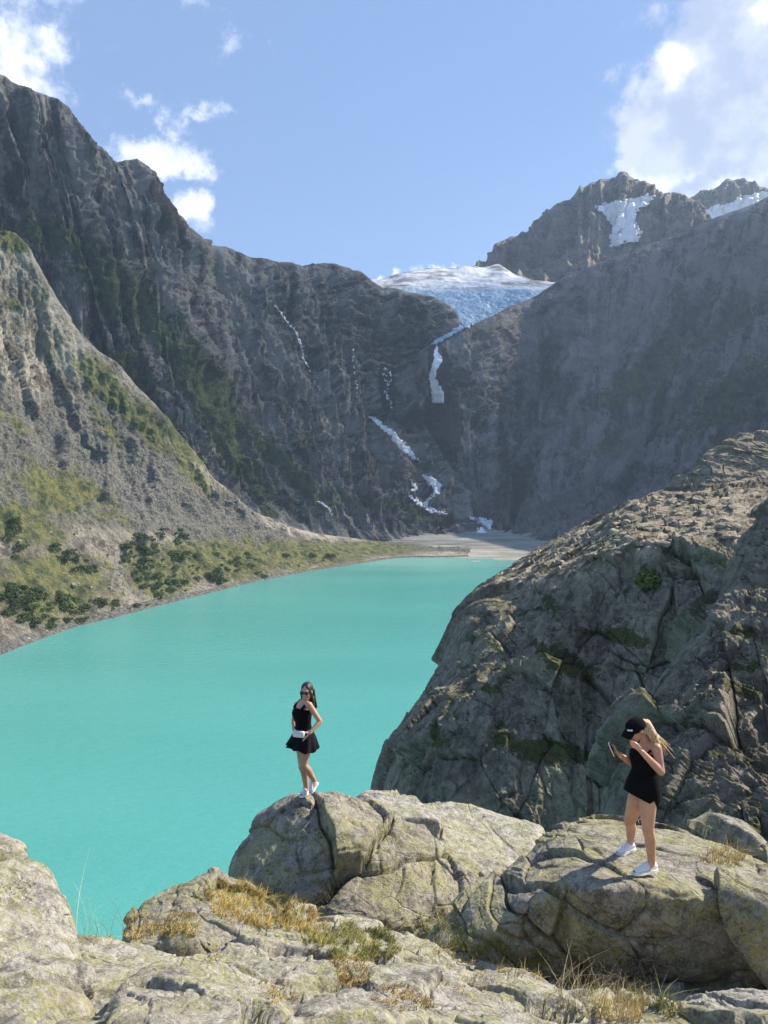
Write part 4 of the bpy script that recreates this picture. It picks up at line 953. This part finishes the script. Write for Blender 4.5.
# ------------------------------------------------------------------ people
def roundcone(p0, r0, p1, r1, n=16):
    p0, p1 = Vector(p0), Vector(p1); ax = (p1-p0); L = ax.length; ax = ax.normalized() if L > 1e-6 else Vector((0, 0, 1))
    q = Vector((0, 0, 1)).rotation_difference(ax); prof = []
    for i in range(1, 6): a = -math.pi/2+i*math.pi/2/6; prof.append((math.cos(a)*r0, math.sin(a)*r0))
    for i in range(5): prof.append((r0+(r1-r0)*i/4, L*i/4))
    for i in range(1, 6): a = i*math.pi/2/6; prof.append((math.cos(a)*r1, L+math.sin(a)*r1))
    V = [tuple(p0+q@Vector((0, 0, -r0)))]; Fc = []
    for r, z in prof:
        V += [tuple(p0+q@Vector((r*math.cos(2*math.pi*k/n), r*math.sin(2*math.pi*k/n), z))) for k in range(n)]
    V.append(tuple(p0+q@Vector((0, 0, L+r1)))); m = len(prof)
    for k in range(n): Fc.append((0, 1+(k+1) % n, 1+k))
    for j in range(m-1):
        for k in range(n): Fc.append((1+j*n+k, 1+j*n+(k+1) % n, 1+(j+1)*n+(k+1) % n, 1+(j+1)*n+k))
    for k in range(n): Fc.append((len(V)-1, 1+(m-1)*n+k, 1+(m-1)*n+(k+1) % n))
    return V, Fc
def ell(c, ax):
    """ellipsoid from three axis vectors"""
    V0, F0 = ico(3); A = np.array([list(a) for a in ax]); return [tuple(np.array(list(c))+v@A) for v in V0], [tuple(f) for f in F0]
def fuse(name, prims, mat, parent, voxel=.007, smooth=4, fac=.5):
    V, Fc = [], []
    for pv, pf in prims:
        o_ = len(V); V += pv; Fc += [tuple(i+o_ for i in f) for f in pf]
    me = bpy.data.meshes.new(name); me.from_pydata(V, [], Fc); me.update()
    tmp = bpy.data.objects.new('tmp', me); COL.objects.link(tmp)
    r = tmp.modifiers.new('r', 'REMESH'); r.mode = 'VOXEL'; r.voxel_size = voxel
    s = tmp.modifiers.new('s', 'SMOOTH'); s.factor = fac; s.iterations = smooth
    dg = bpy.context.evaluated_depsgraph_get(); out = bpy.data.meshes.new_from_object(tmp.evaluated_get(dg)); out.name = name
    bpy.data.objects.remove(tmp)
    n = len(out.polygons); out.polygons.foreach_set('use_smooth', np.ones(n, bool))
    org = Vector(parent.location) if parent else Vector((0, 0, 0)); out.transform(Matrix.Translation(-org)); out.materials.clear()
    return link(name, out, mat, parent)
def rings(name, rs, mat, parent, n=56, cap=True, thick=.006, ripple=None):
    """closed skin through elliptical rings (centre, axis a, axis b)"""
    V, Fc = [], []
    for j, (c, a, b) in enumerate(rs):
        for k in range(n):
            t_ = 2*math.pi*k/n; m = 1.0
            dz = Vector((0, 0, 0))
            if ripple: m, z_ = ripple(j/(len(rs)-1), t_); dz = Vector((0, 0, z_))
            V.append(tuple(Vector(c)+(Vector(a)*math.cos(t_)+Vector(b)*math.sin(t_))*m+dz))
    for j in range(len(rs)-1):
        for k in range(n): Fc.append((j*n+k, j*n+(k+1) % n, (j+1)*n+(k+1) % n, (j+1)*n+k))
    me = bpy.data.meshes.new(name); me.from_pydata([tuple(Vector(v)-parent.location) for v in V], [], Fc); me.update()
    for p in me.polygons: p.use_smooth = True
    o = link(name, me, mat, parent); md = o.modifiers.new('t', 'SOLIDIFY'); md.thickness = thick; md.offset = 1
    s = o.modifiers.new('s', 'SUBSURF'); s.levels = s.render_levels = 1
    return o
def hand(wrist, d, palm_n, side, s=1.0, curl=.5):
    """palm plus five bent fingers; d = pointing direction, palm_n = palm side, side = thumb side"""
    wrist, d, pn, sd_ = Vector(wrist), Vector(d).normalized(), Vector(palm_n).normalized(), Vector(side).normalized()
    kn = wrist+d*.085*s; pr = [ell(wrist+d*.045*s, (d*.05*s, sd_*.038*s, pn*.016*s))]
    for i, (off, ln) in enumerate(((.030, .070), (.010, .078), (-.010, .073), (-.029, .058))):
        p = kn+sd_*off*s; a = d; pr.append(roundcone(wrist+d*.03*s+sd_*off*.7*s, .011*s, p, .0095*s, 10))
        for j, f_ in enumerate((.45, .32, .23)):
            ang = curl*(j+.6)*.75; dd = (d*math.cos(ang)+pn*math.sin(ang)); q = p+dd*ln*f_*s
            pr.append(roundcone(p, (.0088-.0007*j)*s, q, (.0082-.0009*j)*s, 10)); p = q
    p = wrist+d*.025*s+sd_*.03*s; q = p+(d*.6+sd_*.75+pn*.2).normalized()*.038*s; r_ = q+(d*.85+sd_*.25+pn*.5*curl).normalized()*.032*s
    pr += [roundcone(p, .013*s, q, .0105*s, 10), roundcone(q, .0105*s, r_, .0085*s, 10)]
    return pr
m_skinL = simple('tanned_skin', (0.50,0.275,0.175), .5, bscale=5, Subsurface_Weight=.08)
m_skinR = simple('light_tanned_skin', (0.56,0.30,0.19), .5, bscale=5, Subsurface_Weight=.08)
m_black = simple('black_cloth', (0.006,0.006,0.007), .95, .003, 300, Specular_IOR_Level=.12)
m_darkskirt = simple('black_skirt_cloth', (0.010,0.008,0.011), .9, .003, 300, Specular_IOR_Level=.15)
m_whitecl = simple('white_leather', (0.78,0.77,0.76), .5, .002, 200)
m_hairD = simple('dark_hair', (0.016,0.011,0.009), .45, .004, 240)
m_glass = simple('dark_lens', (0.01,0.01,0.012), .12)
m_lip = simple('lips', (0.42,0.10,0.09), .5); m_eye = simple('eye_white', (0.7,0.68,0.66), .3); m_iris = simple('iris', (0.03,0.02,0.015), .2)
m_teeth = simple('teeth', (0.8,0.78,0.74), .3); m_sole = simple('white_sole', (0.82,0.82,0.80), .6); m_metal = simple('silver', (0.7,0.68,0.62), .25, Metallic=1.0)
m_hairB, t = material('blonde_hair')
hn = t.noise(t.vm('MULTIPLY', t.pos, (90, 90, 14)), 1.0, 5, .6)
finish(t, Base_Color=t.mix(t.rng(hn, .35, .65), (0.30,0.17,0.075), (0.66,0.45,0.24)), Roughness=.5, Normal=t.bump(hn, .006))

def shoe(ankle, heel, toe, up, mat, parent, w=.045):
    """low sneaker from heel to toe with its sole and laces"""
    heel, toe, up = Vector(heel), Vector(toe), Vector(up).normalized(); d = toe-heel; L = d.length; d = d/L; sd_ = d.cross(up).normalized(); up = sd_.cross(d).normalized()
    prof = [(-.02, .45, .030, .055), (.06, .75, .045, .082), (.2, .85, .052, .098), (.36, .84, .05, .092), (.52, .92, .043, .07), (.7, 1.0, .034, .052), (.86, .9, .027, .04), (.98, .5, .018, .024)]
    rs = [(heel+d*L*a+up*(.018+h*.5), sd_*w*b, up*h*.52) for a, b, c, h in prof]
    o = rings('shoe', rs, mat, parent, 28, thick=.003)
    V, Fc = [], []; n = 28                                                      # closed ends
    sp = [(-.05, .4), (.04, .8), (.2, .93), (.4, .86), (.6, .98), (.78, 1.08), (.92, .95), (1.03, .5)]
    for z_ in (0, .026):
        for a, b in sp: V.append(heel+d*L*a+sd_*w*b+up*z_)
        for a, b in sp[::-1]: V.append(heel+d*L*a-sd_*w*b+up*z_)
    m = len(sp)*2; V = [tuple(v-parent.location) for v in V]
    me = bpy.data.meshes.new('sole'); me.from_pydata(V, [], [tuple(range(m))[::-1], tuple(range(m, 2*m))]+[(i, (i+1) % m, m+(i+1) % m, m+i) for i in range(m)]); me.update()
    s_ = link('sole', me, m_sole, o)
    V, Fc = [], []
    for i in range(4):
        a = .42+.09*i; c = heel+d*L*a+up*(.105-.017*i); q = len(V)
        V += [c+sd_*.022, c-sd_*.022, c-sd_*.022+d*.007, c+sd_*.022+d*.007]; V += [v+up*.004 for v in V[-4:]]
        Fc += [(q, q+1, q+2, q+3), (q+7, q+6, q+5, q+4), (q, q+4, q+5, q+1), (q+1, q+5, q+6, q+2), (q+2, q+6, q+7, q+3), (q+3, q+7, q+4, q)]
    me = bpy.data.meshes.new('laces'); me.from_pydata([tuple(v-parent.location) for v in V], [], Fc); me.update(); link('laces', me, m_teeth, o)
    return o
def small(name, prims, mat, parent, root):
    V, Fc = [], []
    for pv, pf in prims:
        o_ = len(V); V += [tuple(Vector(v)-root.location) for v in pv]; Fc += [tuple(i+o_ for i in f) for f in pf]
    me = bpy.data.meshes.new(name); me.from_pydata(V, [], Fc); me.update()
    for p in me.polygons: p.use_smooth = True
    return link(name, me, mat, parent)
def head_prims(c, f, l, u, s=1.0):
    """skull, jaw, cheeks, nose, brow, chin, ears; c = centre, f forward, l left, u up"""
    P = lambda a, b, d: c+f*a*s+l*b*s+u*d*s
    pr = [ell(P(-.008, 0, .028), (f*.094*s, l*.074*s, u*.086*s)), ell(P(.028, 0, -.035), (f*.060*s, l*.055*s, u*.072*s)),
          ell(P(.052, 0, -.088), (f*.024*s, l*.022*s, u*.018*s)), roundcone(P(.082, 0, .008), .009*s, P(.100, 0, -.026), .0135*s, 10),
          ell(P(.095, .011, -.03), (f*.010*s, l*.009*s, u*.008*s)), ell(P(.095, -.011, -.03), (f*.010*s, l*.009*s, u*.008*s)),
          ell(P(.078, 0, .032), (f*.014*s, l*.05*s, u*.010*s)), ell(P(.078, 0, -.058), (f*.012*s, l*.024*s, u*.012*s))]
    for k in (-1, 1):
        pr.append(ell(P(.058, k*.036, -.018), (f*.024*s, l*.02*s, u*.022*s))); pr.append(ell(P(-.005, k*.077, -.005), (f*.018*s, l*.009*s, u*.031*s)))
    return pr
def eyes_mouth(root, par, c, f, l, u, s=1.0, smile=True):
    P = lambda a, b, d: c+f*a*s+l*b*s+u*d*s
    for k in (-1, 1):
        e = small('eye', [ell(P(.079, k*.031, .008), (f*.010*s, l*.014*s, u*.008*s))], m_eye, par, root)
        small('iris', [ell(P(.087, k*.031, .008), (f*.004*s, l*.006*s, u*.006*s))], m_iris, e, root)
        small('eyebrow', [roundcone(P(.088, k*.018, .028), .003*s, P(.078, k*.048, .027), .002*s, 8)], m_hairD, par, root)
    mo = small('lips', [roundcone(P(.088, -.024, -.054), .004*s, P(.094, 0, -.06), .0055*s, 8), roundcone(P(.094, 0, -.06), .0055*s, P(.088, .024, -.054), .004*s, 8)], m_lip, par, root)
    if smile: small('teeth', [ell(P(.094, 0, -.0555), (f*.006*s, l*.018*s, u*.004*s))], m_teeth, mo, root)

# ---- woman with sunglasses on the rounded boulder
h = ray(bvhR, 303, 797); Y0 = h[0].y if h[0] is not None and 9 < h[0].y < 13 else 11.0
S = Y0/F                                              # metres per picture pixel at her distance
root = bpy.data.objects.new('person', None); COL.objects.link(root); root.location = tuple(W(304, 797, Y0))
tag(root, 'woman in sunglasses, black top and flared skirt standing on the rounded boulder', 'person')
J = lambda px, py, dy=0.0: Vector(W(px, py, Y0+dy)*1.0)
up_ = Vector((0, 0, 1)); fb = Vector((-.84, -.54, 0)).normalized(); lb = fb.cross(up_)*-1; lb = up_.cross(fb)
hc = J(306.6, 691.6, -.02); fh = Vector((-.28, -.95, -.06)).normalized(); lh = up_.cross(fh).normalized(); uh = fh.cross(lh)
neck = J(304.2, 702.5); chest = J(302.5, 711); waist = J(303.2, 724); pel = J(303.8, 735.5)
shL, shR = J(309.3, 705, -.13), J(297.2, 704.6, .15)
hipL, hipR = J(306.8, 741, -.07), J(301.0, 741, .07)
knL, anL = J(303.4, 765, -.12), J(314.3, 780.5, .02); knR, anR = J(302.6, 767, .05), J(306.4, 788.5, .06)
elL, wrL = J(320.0, 721.5, -.14), J(310.0, 733.0, -.26); elR, wrR = J(293.6, 721, .16), J(294.6, 732.5, .06)
pr = head_prims(hc, fh, lh, uh)
pr += [roundcone(hc-uh*.06-fh*.015, .050, neck, .052), roundcone(neck+lb*.03, .045, shL, .042), roundcone(neck-lb*.03, .045, shR, .042),
       ell(chest, (fb*.088, lb*.135, up_*.14)), ell(chest+fb*.065+lb*.06-up_*.03, (fb*.055, lb*.058, up_*.058)), ell(chest+fb*.065-lb*.06-up_*.03, (fb*.055, lb*.058, up_*.058)),
       roundcone(chest-up_*.05, .095, waist, .092), ell(waist, (fb*.085, lb*.112, up_*.10)), ell(pel, (fb*.105, lb*.152, up_*.115)), ell(pel-fb*.05-up_*.05, (fb*.085, lb*.13, up_*.085)),
       roundcone(hipL-up_*.02, .086, knL, .055), roundcone(hipR-up_*.02, .086, knR, .055)]
for kn, an in ((knL, anL), (knR, anR)):
    mid = kn.lerp(an, .32)-fb*.012; pr += [roundcone(kn, .053, mid, .052), roundcone(mid, .052, an, .034), ell(kn+fb*.012, (fb*.05, lb*.045, up_*.05))]
for sh, el_, wr in ((shL, elL, wrL), (shR, elR, wrR)):
    m1 = el_.lerp(wr, .25); pr += [roundcone(sh, .044, el_, .034), roundcone(el_, .034, m1, .035), roundcone(m1, .035, wr, .024), ell(sh, (fb*.045, lb*.045, up_*.045))]
pr += hand(wrL, J(305.6, 737.6, -.28)-wrL, -lb*.6-fb*.4, up_*.7-fb*.5, .95, .5)
pr += hand(wrR, J(294.6, 738.6, .02)-wrR, lb, fb, .95, .6)
pr += [roundcone(anL, .034, J(313, 786.5, -.02), .03), roundcone(anR, .034, J(304, 793, 0), .03)]
body = fuse('body', pr, m_skinL, root, .0065, 3)
eyes_mouth(root, body, hc, fh, lh, uh)
# sunglasses
Pg_ = lambda a, b, d: hc+fh*a+lh*b+uh*d
sg = small('sunglasses', [roundcone(Pg_(.095, -.012, .013), .003, Pg_(.095, .012, .013), .003, 8)]+[roundcone(Pg_(.085, k*.06, .014), .003, Pg_(0, k*.08, .008), .0025, 8) for k in (-1, 1)], m_glass, root, root)
for k in (-1, 1): small('lens', [ell(Pg_(.094, k*.034, .006), (fh*.008, lh*.030, uh*.024))], m_glass, sg, root)
# hair: cap over the skull and long fall down her back
hp = [ell(hc-fh*.024+uh*.044, (fh*.093, lh*.084, uh*.086)), ell(hc-fh*.055+uh*.0, (fh*.062, lh*.083, uh*.10))]
for k in range(-3, 4):
    a0 = hc-fh*.06+lh*k*.022+uh*.01; a1 = hc-fh*.09+lh*k*.024-uh*.12; a2 = a1-up_*.13+Vector((.03, .02, 0)); hp += [roundcone(a0, .032, a1, .028), roundcone(a1, .028, a2, .012+.006*(k % 2))]
for k in (-1, 1): hp += [roundcone(hc+uh*.075+lh*k*.03+fh*.04, .026, hc+lh*k*.078+fh*.015-uh*.03, .018), roundcone(hc+lh*k*.078+fh*.01-uh*.03, .018, hc+lh*k*.078-fh*.03-uh*.15, .015)]
hp += [roundcone(hc+lh*.07-uh*.10-fh*.04, .028, J(313.5, 706, -.02), .022), roundcone(J(313.5, 706, -.02), .022, J(314.0, 711, .0), .008)]
fuse('hair', hp, m_hairD, root, .007, 2)
# tank top
def tr(py, cx, a, b, dy=0.0): return (J(cx, py, dy), lb*a, fb*b)
rings('top', [tr(707, 303.2, .150, .092), tr(709.5, 302.4, .156, .112), tr(712.5, 301.7, .156, .130), tr(716, 302.0, .148, .122), tr(720, 302.8, .132, .104), tr(724, 303.2, .122, .096), tr(728, 303.6, .132, .104)], m_black, root, thick=.008)
for k in (-1, 1):
    a0 = J(303.2, 707.5)+lb*k*.10+fb*.085; a1 = J(303.6, 702.4)+lb*k*.095+up_*.012; a2 = J(303.8, 707.5)+lb*k*.10-fb*.085
    small('strap', [roundcone(a0, .020, a1, .016, 10), roundcone(a1, .016, a2, .020, 10)], m_black, root, root)
small('necklace', [roundcone(J(303.8, 703.2)+lb*math.sin(a)*.07+fb*(.05+.055*math.cos(a))-up_*.06*math.cos(a), .003, J(303.8, 703.2)+lb*math.sin(a+.35)*.07+fb*(.05+.055*math.cos(a+.35))-up_*.06*math.cos(a+.35), .003, 6) for a in np.arange(-1.6, 1.5, .35)], m_metal, root, root)
# flared skirt, lifted by the wind on the left
def sk(t_, py, cx, a, b): return (J(cx, py), lb*a, fb*b)
rings('skirt', [sk(0, 725.5, 303.2, .128, .100), sk(0, 730, 303.6, .150, .120), sk(0, 735, 303.6, .175, .150), sk(0, 740, 303.2, .195, .180), sk(0, 745, 302.4, .210, .205), sk(0, 749, 302.0, .222, .222)], m_darkskirt, root, 96, thick=.003,
      ripple=lambda s_, a: (1+.10*s_*s_*math.sin(a*9)+.05*s_*math.sin(a*4+1), .055*s_*s_*max(0, math.sin(a))+.012*s_*math.sin(a*9+1)))
rings('waistband', [(J(303.2, 727.2), lb*.134, fb*.106), (J(303.3, 724.6), lb*.130, fb*.102)], m_darkskirt, root, thick=.005)
# white waist bag with strap
wb = J(300.8, 730.8)+fb*.085+lb*.105
def slab(c, a, b, d, r=.25):
    """rounded box from three half axes"""
    V0, F0 = ico(3); o_ = []
    for v in V0:
        w_ = np.sign(v)*np.abs(v)**r; w_ = w_/max(1e-6, np.abs(w_).max()**.4); o_.append(tuple(Vector(c)+Vector(a)*float(w_[0])+Vector(b)*float(w_[1])+Vector(d)*float(w_[2])))
    return o_, [tuple(f) for f in F0]
bgm = small('waist_bag', [slab(wb, (lb*.75-fb*.65).normalized()*.085, (fb*.75+lb*.65).normalized()*.028, up_*.042, .4)], m_whitecl, root, root)
small('zipper', [roundcone(wb+(lb*.75-fb*.65)*.07+(fb*.75+lb*.65)*.031+up_*.018, .003, wb-(lb*.75-fb*.65)*.07+(fb*.75+lb*.65)*.031+up_*.018, .003, 8)], m_metal, bgm, root)
rings('bag_strap', [(J(303.6, 730.2), lb*.158, fb*.128), (J(303.6, 728.2), lb*.150, fb*.122)], m_whitecl, root, thick=.004)
m_shoeL = simple('pale_sneaker', (0.72,0.66,0.64), .6, .002, 150)
shoe(anL, J(317.8, 783.5, .05), J(311.0, 794.3, -.06), Vector((-.75, -.3, .6)), m_shoeL, root)
shoe(anR, J(307.6, 793.2, .10), J(301.4, 797.6, -.08), Vector((-.1, .15, 1)), m_shoeL, root)

# ---- woman with a phone on the broad boulder
hR = ray(bvhR, 628, 849); h = ray(bvhR, 645, 874); Y0 = h[0].y if h[0] is not None and 6.5 < h[0].y < 9 else 7.8
root = bpy.data.objects.new('person', None); COL.objects.link(root); root.location = tuple(W(642, 873, Y0))
tag(root, 'woman in black cap and short black outfit looking down at her phone, blonde ponytail', 'person')
J = lambda px, py, dy=0.0: Vector(W(px, py, Y0+dy))
fb = Vector((-.93, -.36, 0)).normalized(); lb = up_.cross(fb)
hc = J(636.8, 729.5, .02); fh = Vector((-.80, -.30, -.46)).normalized(); lh = up_.cross(fh).normalized(); uh = fh.cross(lh).normalized()
neck = J(646.5, 742.5, .03); chest = J(646.5, 756, .03); waist = J(644.8, 772); pel = J(643.5, 787)
shL, shR = J(656.8, 748.5, -.12), J(646.5, 747.0, .19)
hipL, hipR = J(648.0, 795, -.08), J(637.5, 795, .09)
knL, anL = J(647.8, 828, -.10), J(651.6, 863, -.04); yr = min(max((hR[0].y if hR[0] is not None else Y0+.3)-Y0, .1), .55); knR, anR = J(629.6, 821, yr*.45), J(630.4, 841.5, yr)
elL, wrL = J(660.8, 771.5, -.17), J(642.2, 752.2, -.26); elR, wrR = J(634.5, 764, .14), J(621.0, 756.0, .0)
pr = head_prims(hc, fh, lh, uh)
pr += [roundcone(hc-uh*.055-fh*.03, .050, neck, .054), roundcone(neck+lb*.03, .048, shL, .046), roundcone(neck-lb*.03, .048, shR, .046),
       ell(chest, (fb*.098, lb*.145, up_*.145)), ell(chest+fb*.075+lb*.062-up_*.02, (fb*.06, lb*.062, up_*.062)), ell(chest+fb*.075-lb*.062-up_*.02, (fb*.06, lb*.062, up_*.062)), ell(chest-fb*.03+up_*.06, (fb*.08, lb*.14, up_*.08)),
       roundcone(chest-up_*.05, .10, waist, .10), ell(waist, (fb*.098, lb*.125, up_*.10)), ell(pel, (fb*.115, lb*.165, up_*.12)), ell(pel-fb*.06-up_*.03, (fb*.10, lb*.145, up_*.09)),
       roundcone(hipL-up_*.02, .095, knL, .060), roundcone(hipR-up_*.02, .095, knR, .060)]
for kn, an in ((knL, anL), (knR, anR)):
    mid = kn.lerp(an, .32)-fb*.014; pr += [roundcone(kn, .058, mid, .056), roundcone(mid, .056, an, .036), ell(kn+fb*.014, (fb*.052, lb*.05, up_*.055))]
for sh, el_, wr in ((shL, elL, wrL), (shR, elR, wrR)):
    m1 = el_.lerp(wr, .25); pr += [roundcone(sh, .050, el_, .040), roundcone(el_, .040, m1, .040), roundcone(m1, .040, wr, .026), ell(sh, (fb*.05, lb*.05, up_*.05))]
pr += hand(wrL, J(636.5, 746.5, -.27)-wrL, -lb*.7+fb*.3, up_*.8+fb*.2, 1.0, 1.35)
dR = J(613.8, 749.5, -.03)-wrR; nR = (up_*.8-fb*.1+lb*-.1); pr += hand(wrR, dR, nR, lb*.9, 1.0, .55)
pr += [roundcone(anL, .036, J(646, 869, -.06), .032), roundcone(anR, .036, anR-up_*.06+fb*.03, .032)]
body = fuse('body', pr, m_skinR, root, .0065, 3)
eyes_mouth(root, body, hc, fh, lh, uh, smile=False)
# top, skirt
rings('top', [(J(646.6, 749.5, .03), lb*.150, fb*.098), (J(645.6, 752.5, .02), lb*.158, fb*.128), (J(644.8, 756, .02), lb*.160, fb*.150), (J(645.0, 761, .02), lb*.150, fb*.132), (J(645.2, 766, .01), lb*.140, fb*.118), (J(644.8, 771, 0), lb*.136, fb*.112), (J(644.6, 775, 0), lb*.142, fb*.118)], m_black, root, thick=.008)
for k in (-1, 1):
    a0 = J(645.6, 752, .02)+lb*k*.10+fb*.10; a1 = J(646.6, 744.5, .03)+lb*k*.10; a2 = J(647.2, 752, .03)+lb*k*.10-fb*.095
    small('strap', [roundcone(a0, .012, a1, .010, 10), roundcone(a1, .010, a2, .012, 10)], m_black, root, root)
tl = (fb*.0+up_*0)
def tilted(px, py, a, b, tz): return (J(px, py), lb*a+up_*(-.02*tz), fb*b+up_*tz)
rings('skirt', [tilted(644.8, 771.5, .142, .118, .0), tilted(644.6, 775, .150, .128, .005), tilted(644.2, 781, .166, .152, .02), tilted(643.6, 788, .176, .172, .035), tilted(642.6, 794, .176, .172, .06), tilted(641.2, 798.5, .170, .166, .09)], m_black, root, 64, thick=.006,
      ripple=lambda s_, a: (1+.012*math.sin(a*7+s_*5), 0))
rings('waistband', [(J(644.8, 773.6), lb*.146, fb*.122), (J(644.8, 770.8), lb*.143, fb*.119)], m_black, root, thick=.006)
# cap
Pc = lambda a, b, d: hc+fh*a+lh*b+uh*d
crown = fuse('cap', [ell(Pc(-.006, 0, .048), (fh*.107, lh*.088, uh*.078)), ell(Pc(-.03, 0, .030), (fh*.083, lh*.086, uh*.06)), ell(Pc(.03, 0, .058), (fh*.075, lh*.075, uh*.066))], m_black, root, .007, 2)
V, Fc = [], []; nb = 17
for z_ in (0, .006):
    for i in range(nb):
        a = (i/(nb-1)-.5)*2.3
        V.append(Pc(.062*math.cos(a)+.02, .084*math.sin(a), .044-.0+z_)); V.append(Pc(.02+.155*math.cos(a*.8)**.6 if math.cos(a*.8) > 0 else .06, .082*math.sin(a), .026+z_-.02*abs(math.sin(a))))
for i in range(nb-1):
    q = 2*i; Fc += [(q, q+1, q+3, q+2), (2*nb+q, 2*nb+q+2, 2*nb+q+3, 2*nb+q+1), (q+1, 2*nb+q+1, 2*nb+q+3, q+3)]
small('cap_brim', [([tuple(v) for v in V], Fc)], m_black, crown, root)
small('cap_patch', [slab(Pc(.092, .035, .068), lh*.028+fh*-.012, fh*.006+lh*.004, uh*.008, .4)], m_teeth, crown, root)
small('cap_button', [ell(Pc(-.006, 0, .127), (fh*.008, lh*.008, uh*.005))], m_black, crown, root)
# hair and ponytail
hp = [ell(Pc(-.045, 0, .005), (fh*.062, lh*.078, uh*.075)), ell(Pc(-.095, 0, .035), (fh*.03, lh*.03, uh*.03))]
for k in (-1, 1): hp.append(roundcone(Pc(.01, k*.072, -.0), .016, Pc(-.045, k*.070, -.045), .018))
pth = [Pc(-.092, 0, .035), J(647.5, 724.5, .03), J(651.5, 733, .0), J(656.0, 742, -.03), J(660.5, 749.5, -.06)]
for sdx in (-1, 0, 1):
    for a, b, r0, r1 in ((0, 1, .028, .042), (1, 2, .042, .048), (2, 3, .048, .036), (3, 4, .036, .008)):
        o0 = Vector((0, sdx*.020*min(a, 2), sdx*.006*a)); o1 = Vector((0, sdx*.020*min(b, 2), sdx*.006*b)); hp.append(roundcone(pth[a]+o0, r0, pth[b]+o1, r1))
for q in range(24):
    rr = random.Random(q); o0 = Vector((rr.uniform(-.02, .05), rr.uniform(-.04, .04), rr.uniform(-.03, .03))); hp.append(roundcone(pth[2]+o0*.5, .012, pth[4]+o0*2.2+Vector((.02*rr.random(), 0, -.03*rr.random())), .004, 8))
hb = fuse('hair', hp, m_hairB, root, .0055, 1)
small('hair_tie', [roundcone(pth[0]-lh*.016, .021, pth[0]+lh*.016, .021, 14)], m_black, hb, root)
m_shoeR = simple('white_sneaker', (0.80,0.80,0.82), .55, .002, 150)
shoe(anL, J(655.8, 871.0, .0), J(633.5, 875.0, -.14), Vector((0, .1, 1)), m_shoeR, root, .046)
zf = (anR-up_*.10); shoe(anR, zf+Vector((.05, .02, 0)), zf+Vector((-.17, -.08, -.015)), Vector((0, .1, 1)), m_shoeR, root, .046)
# the phone in her hand is a thing of its own
ph = J(611.8, 749.3, -.04); pu = Vector((-.35, .25, .9)).normalized(); pf_ = Vector((.86, -.35, .36)); pf_ = (pf_-pu*pf_.dot(pu)).normalized(); ps = pu.cross(pf_)
pe = bpy.data.objects.new('phone', None); COL.objects.link(pe); pe.location = ph; tag(pe, 'slim pale smartphone held in the capped woman\'s hand', 'phone')
small('phone_case', [slab(ph, ps*.036, pu*.072, pf_*.005, .3)], m_metal, pe, pe)
small('screen', [slab(ph+pf_*.004, ps*.032, pu*.066, pf_*.0025, .3)], m_glass, pe, pe)
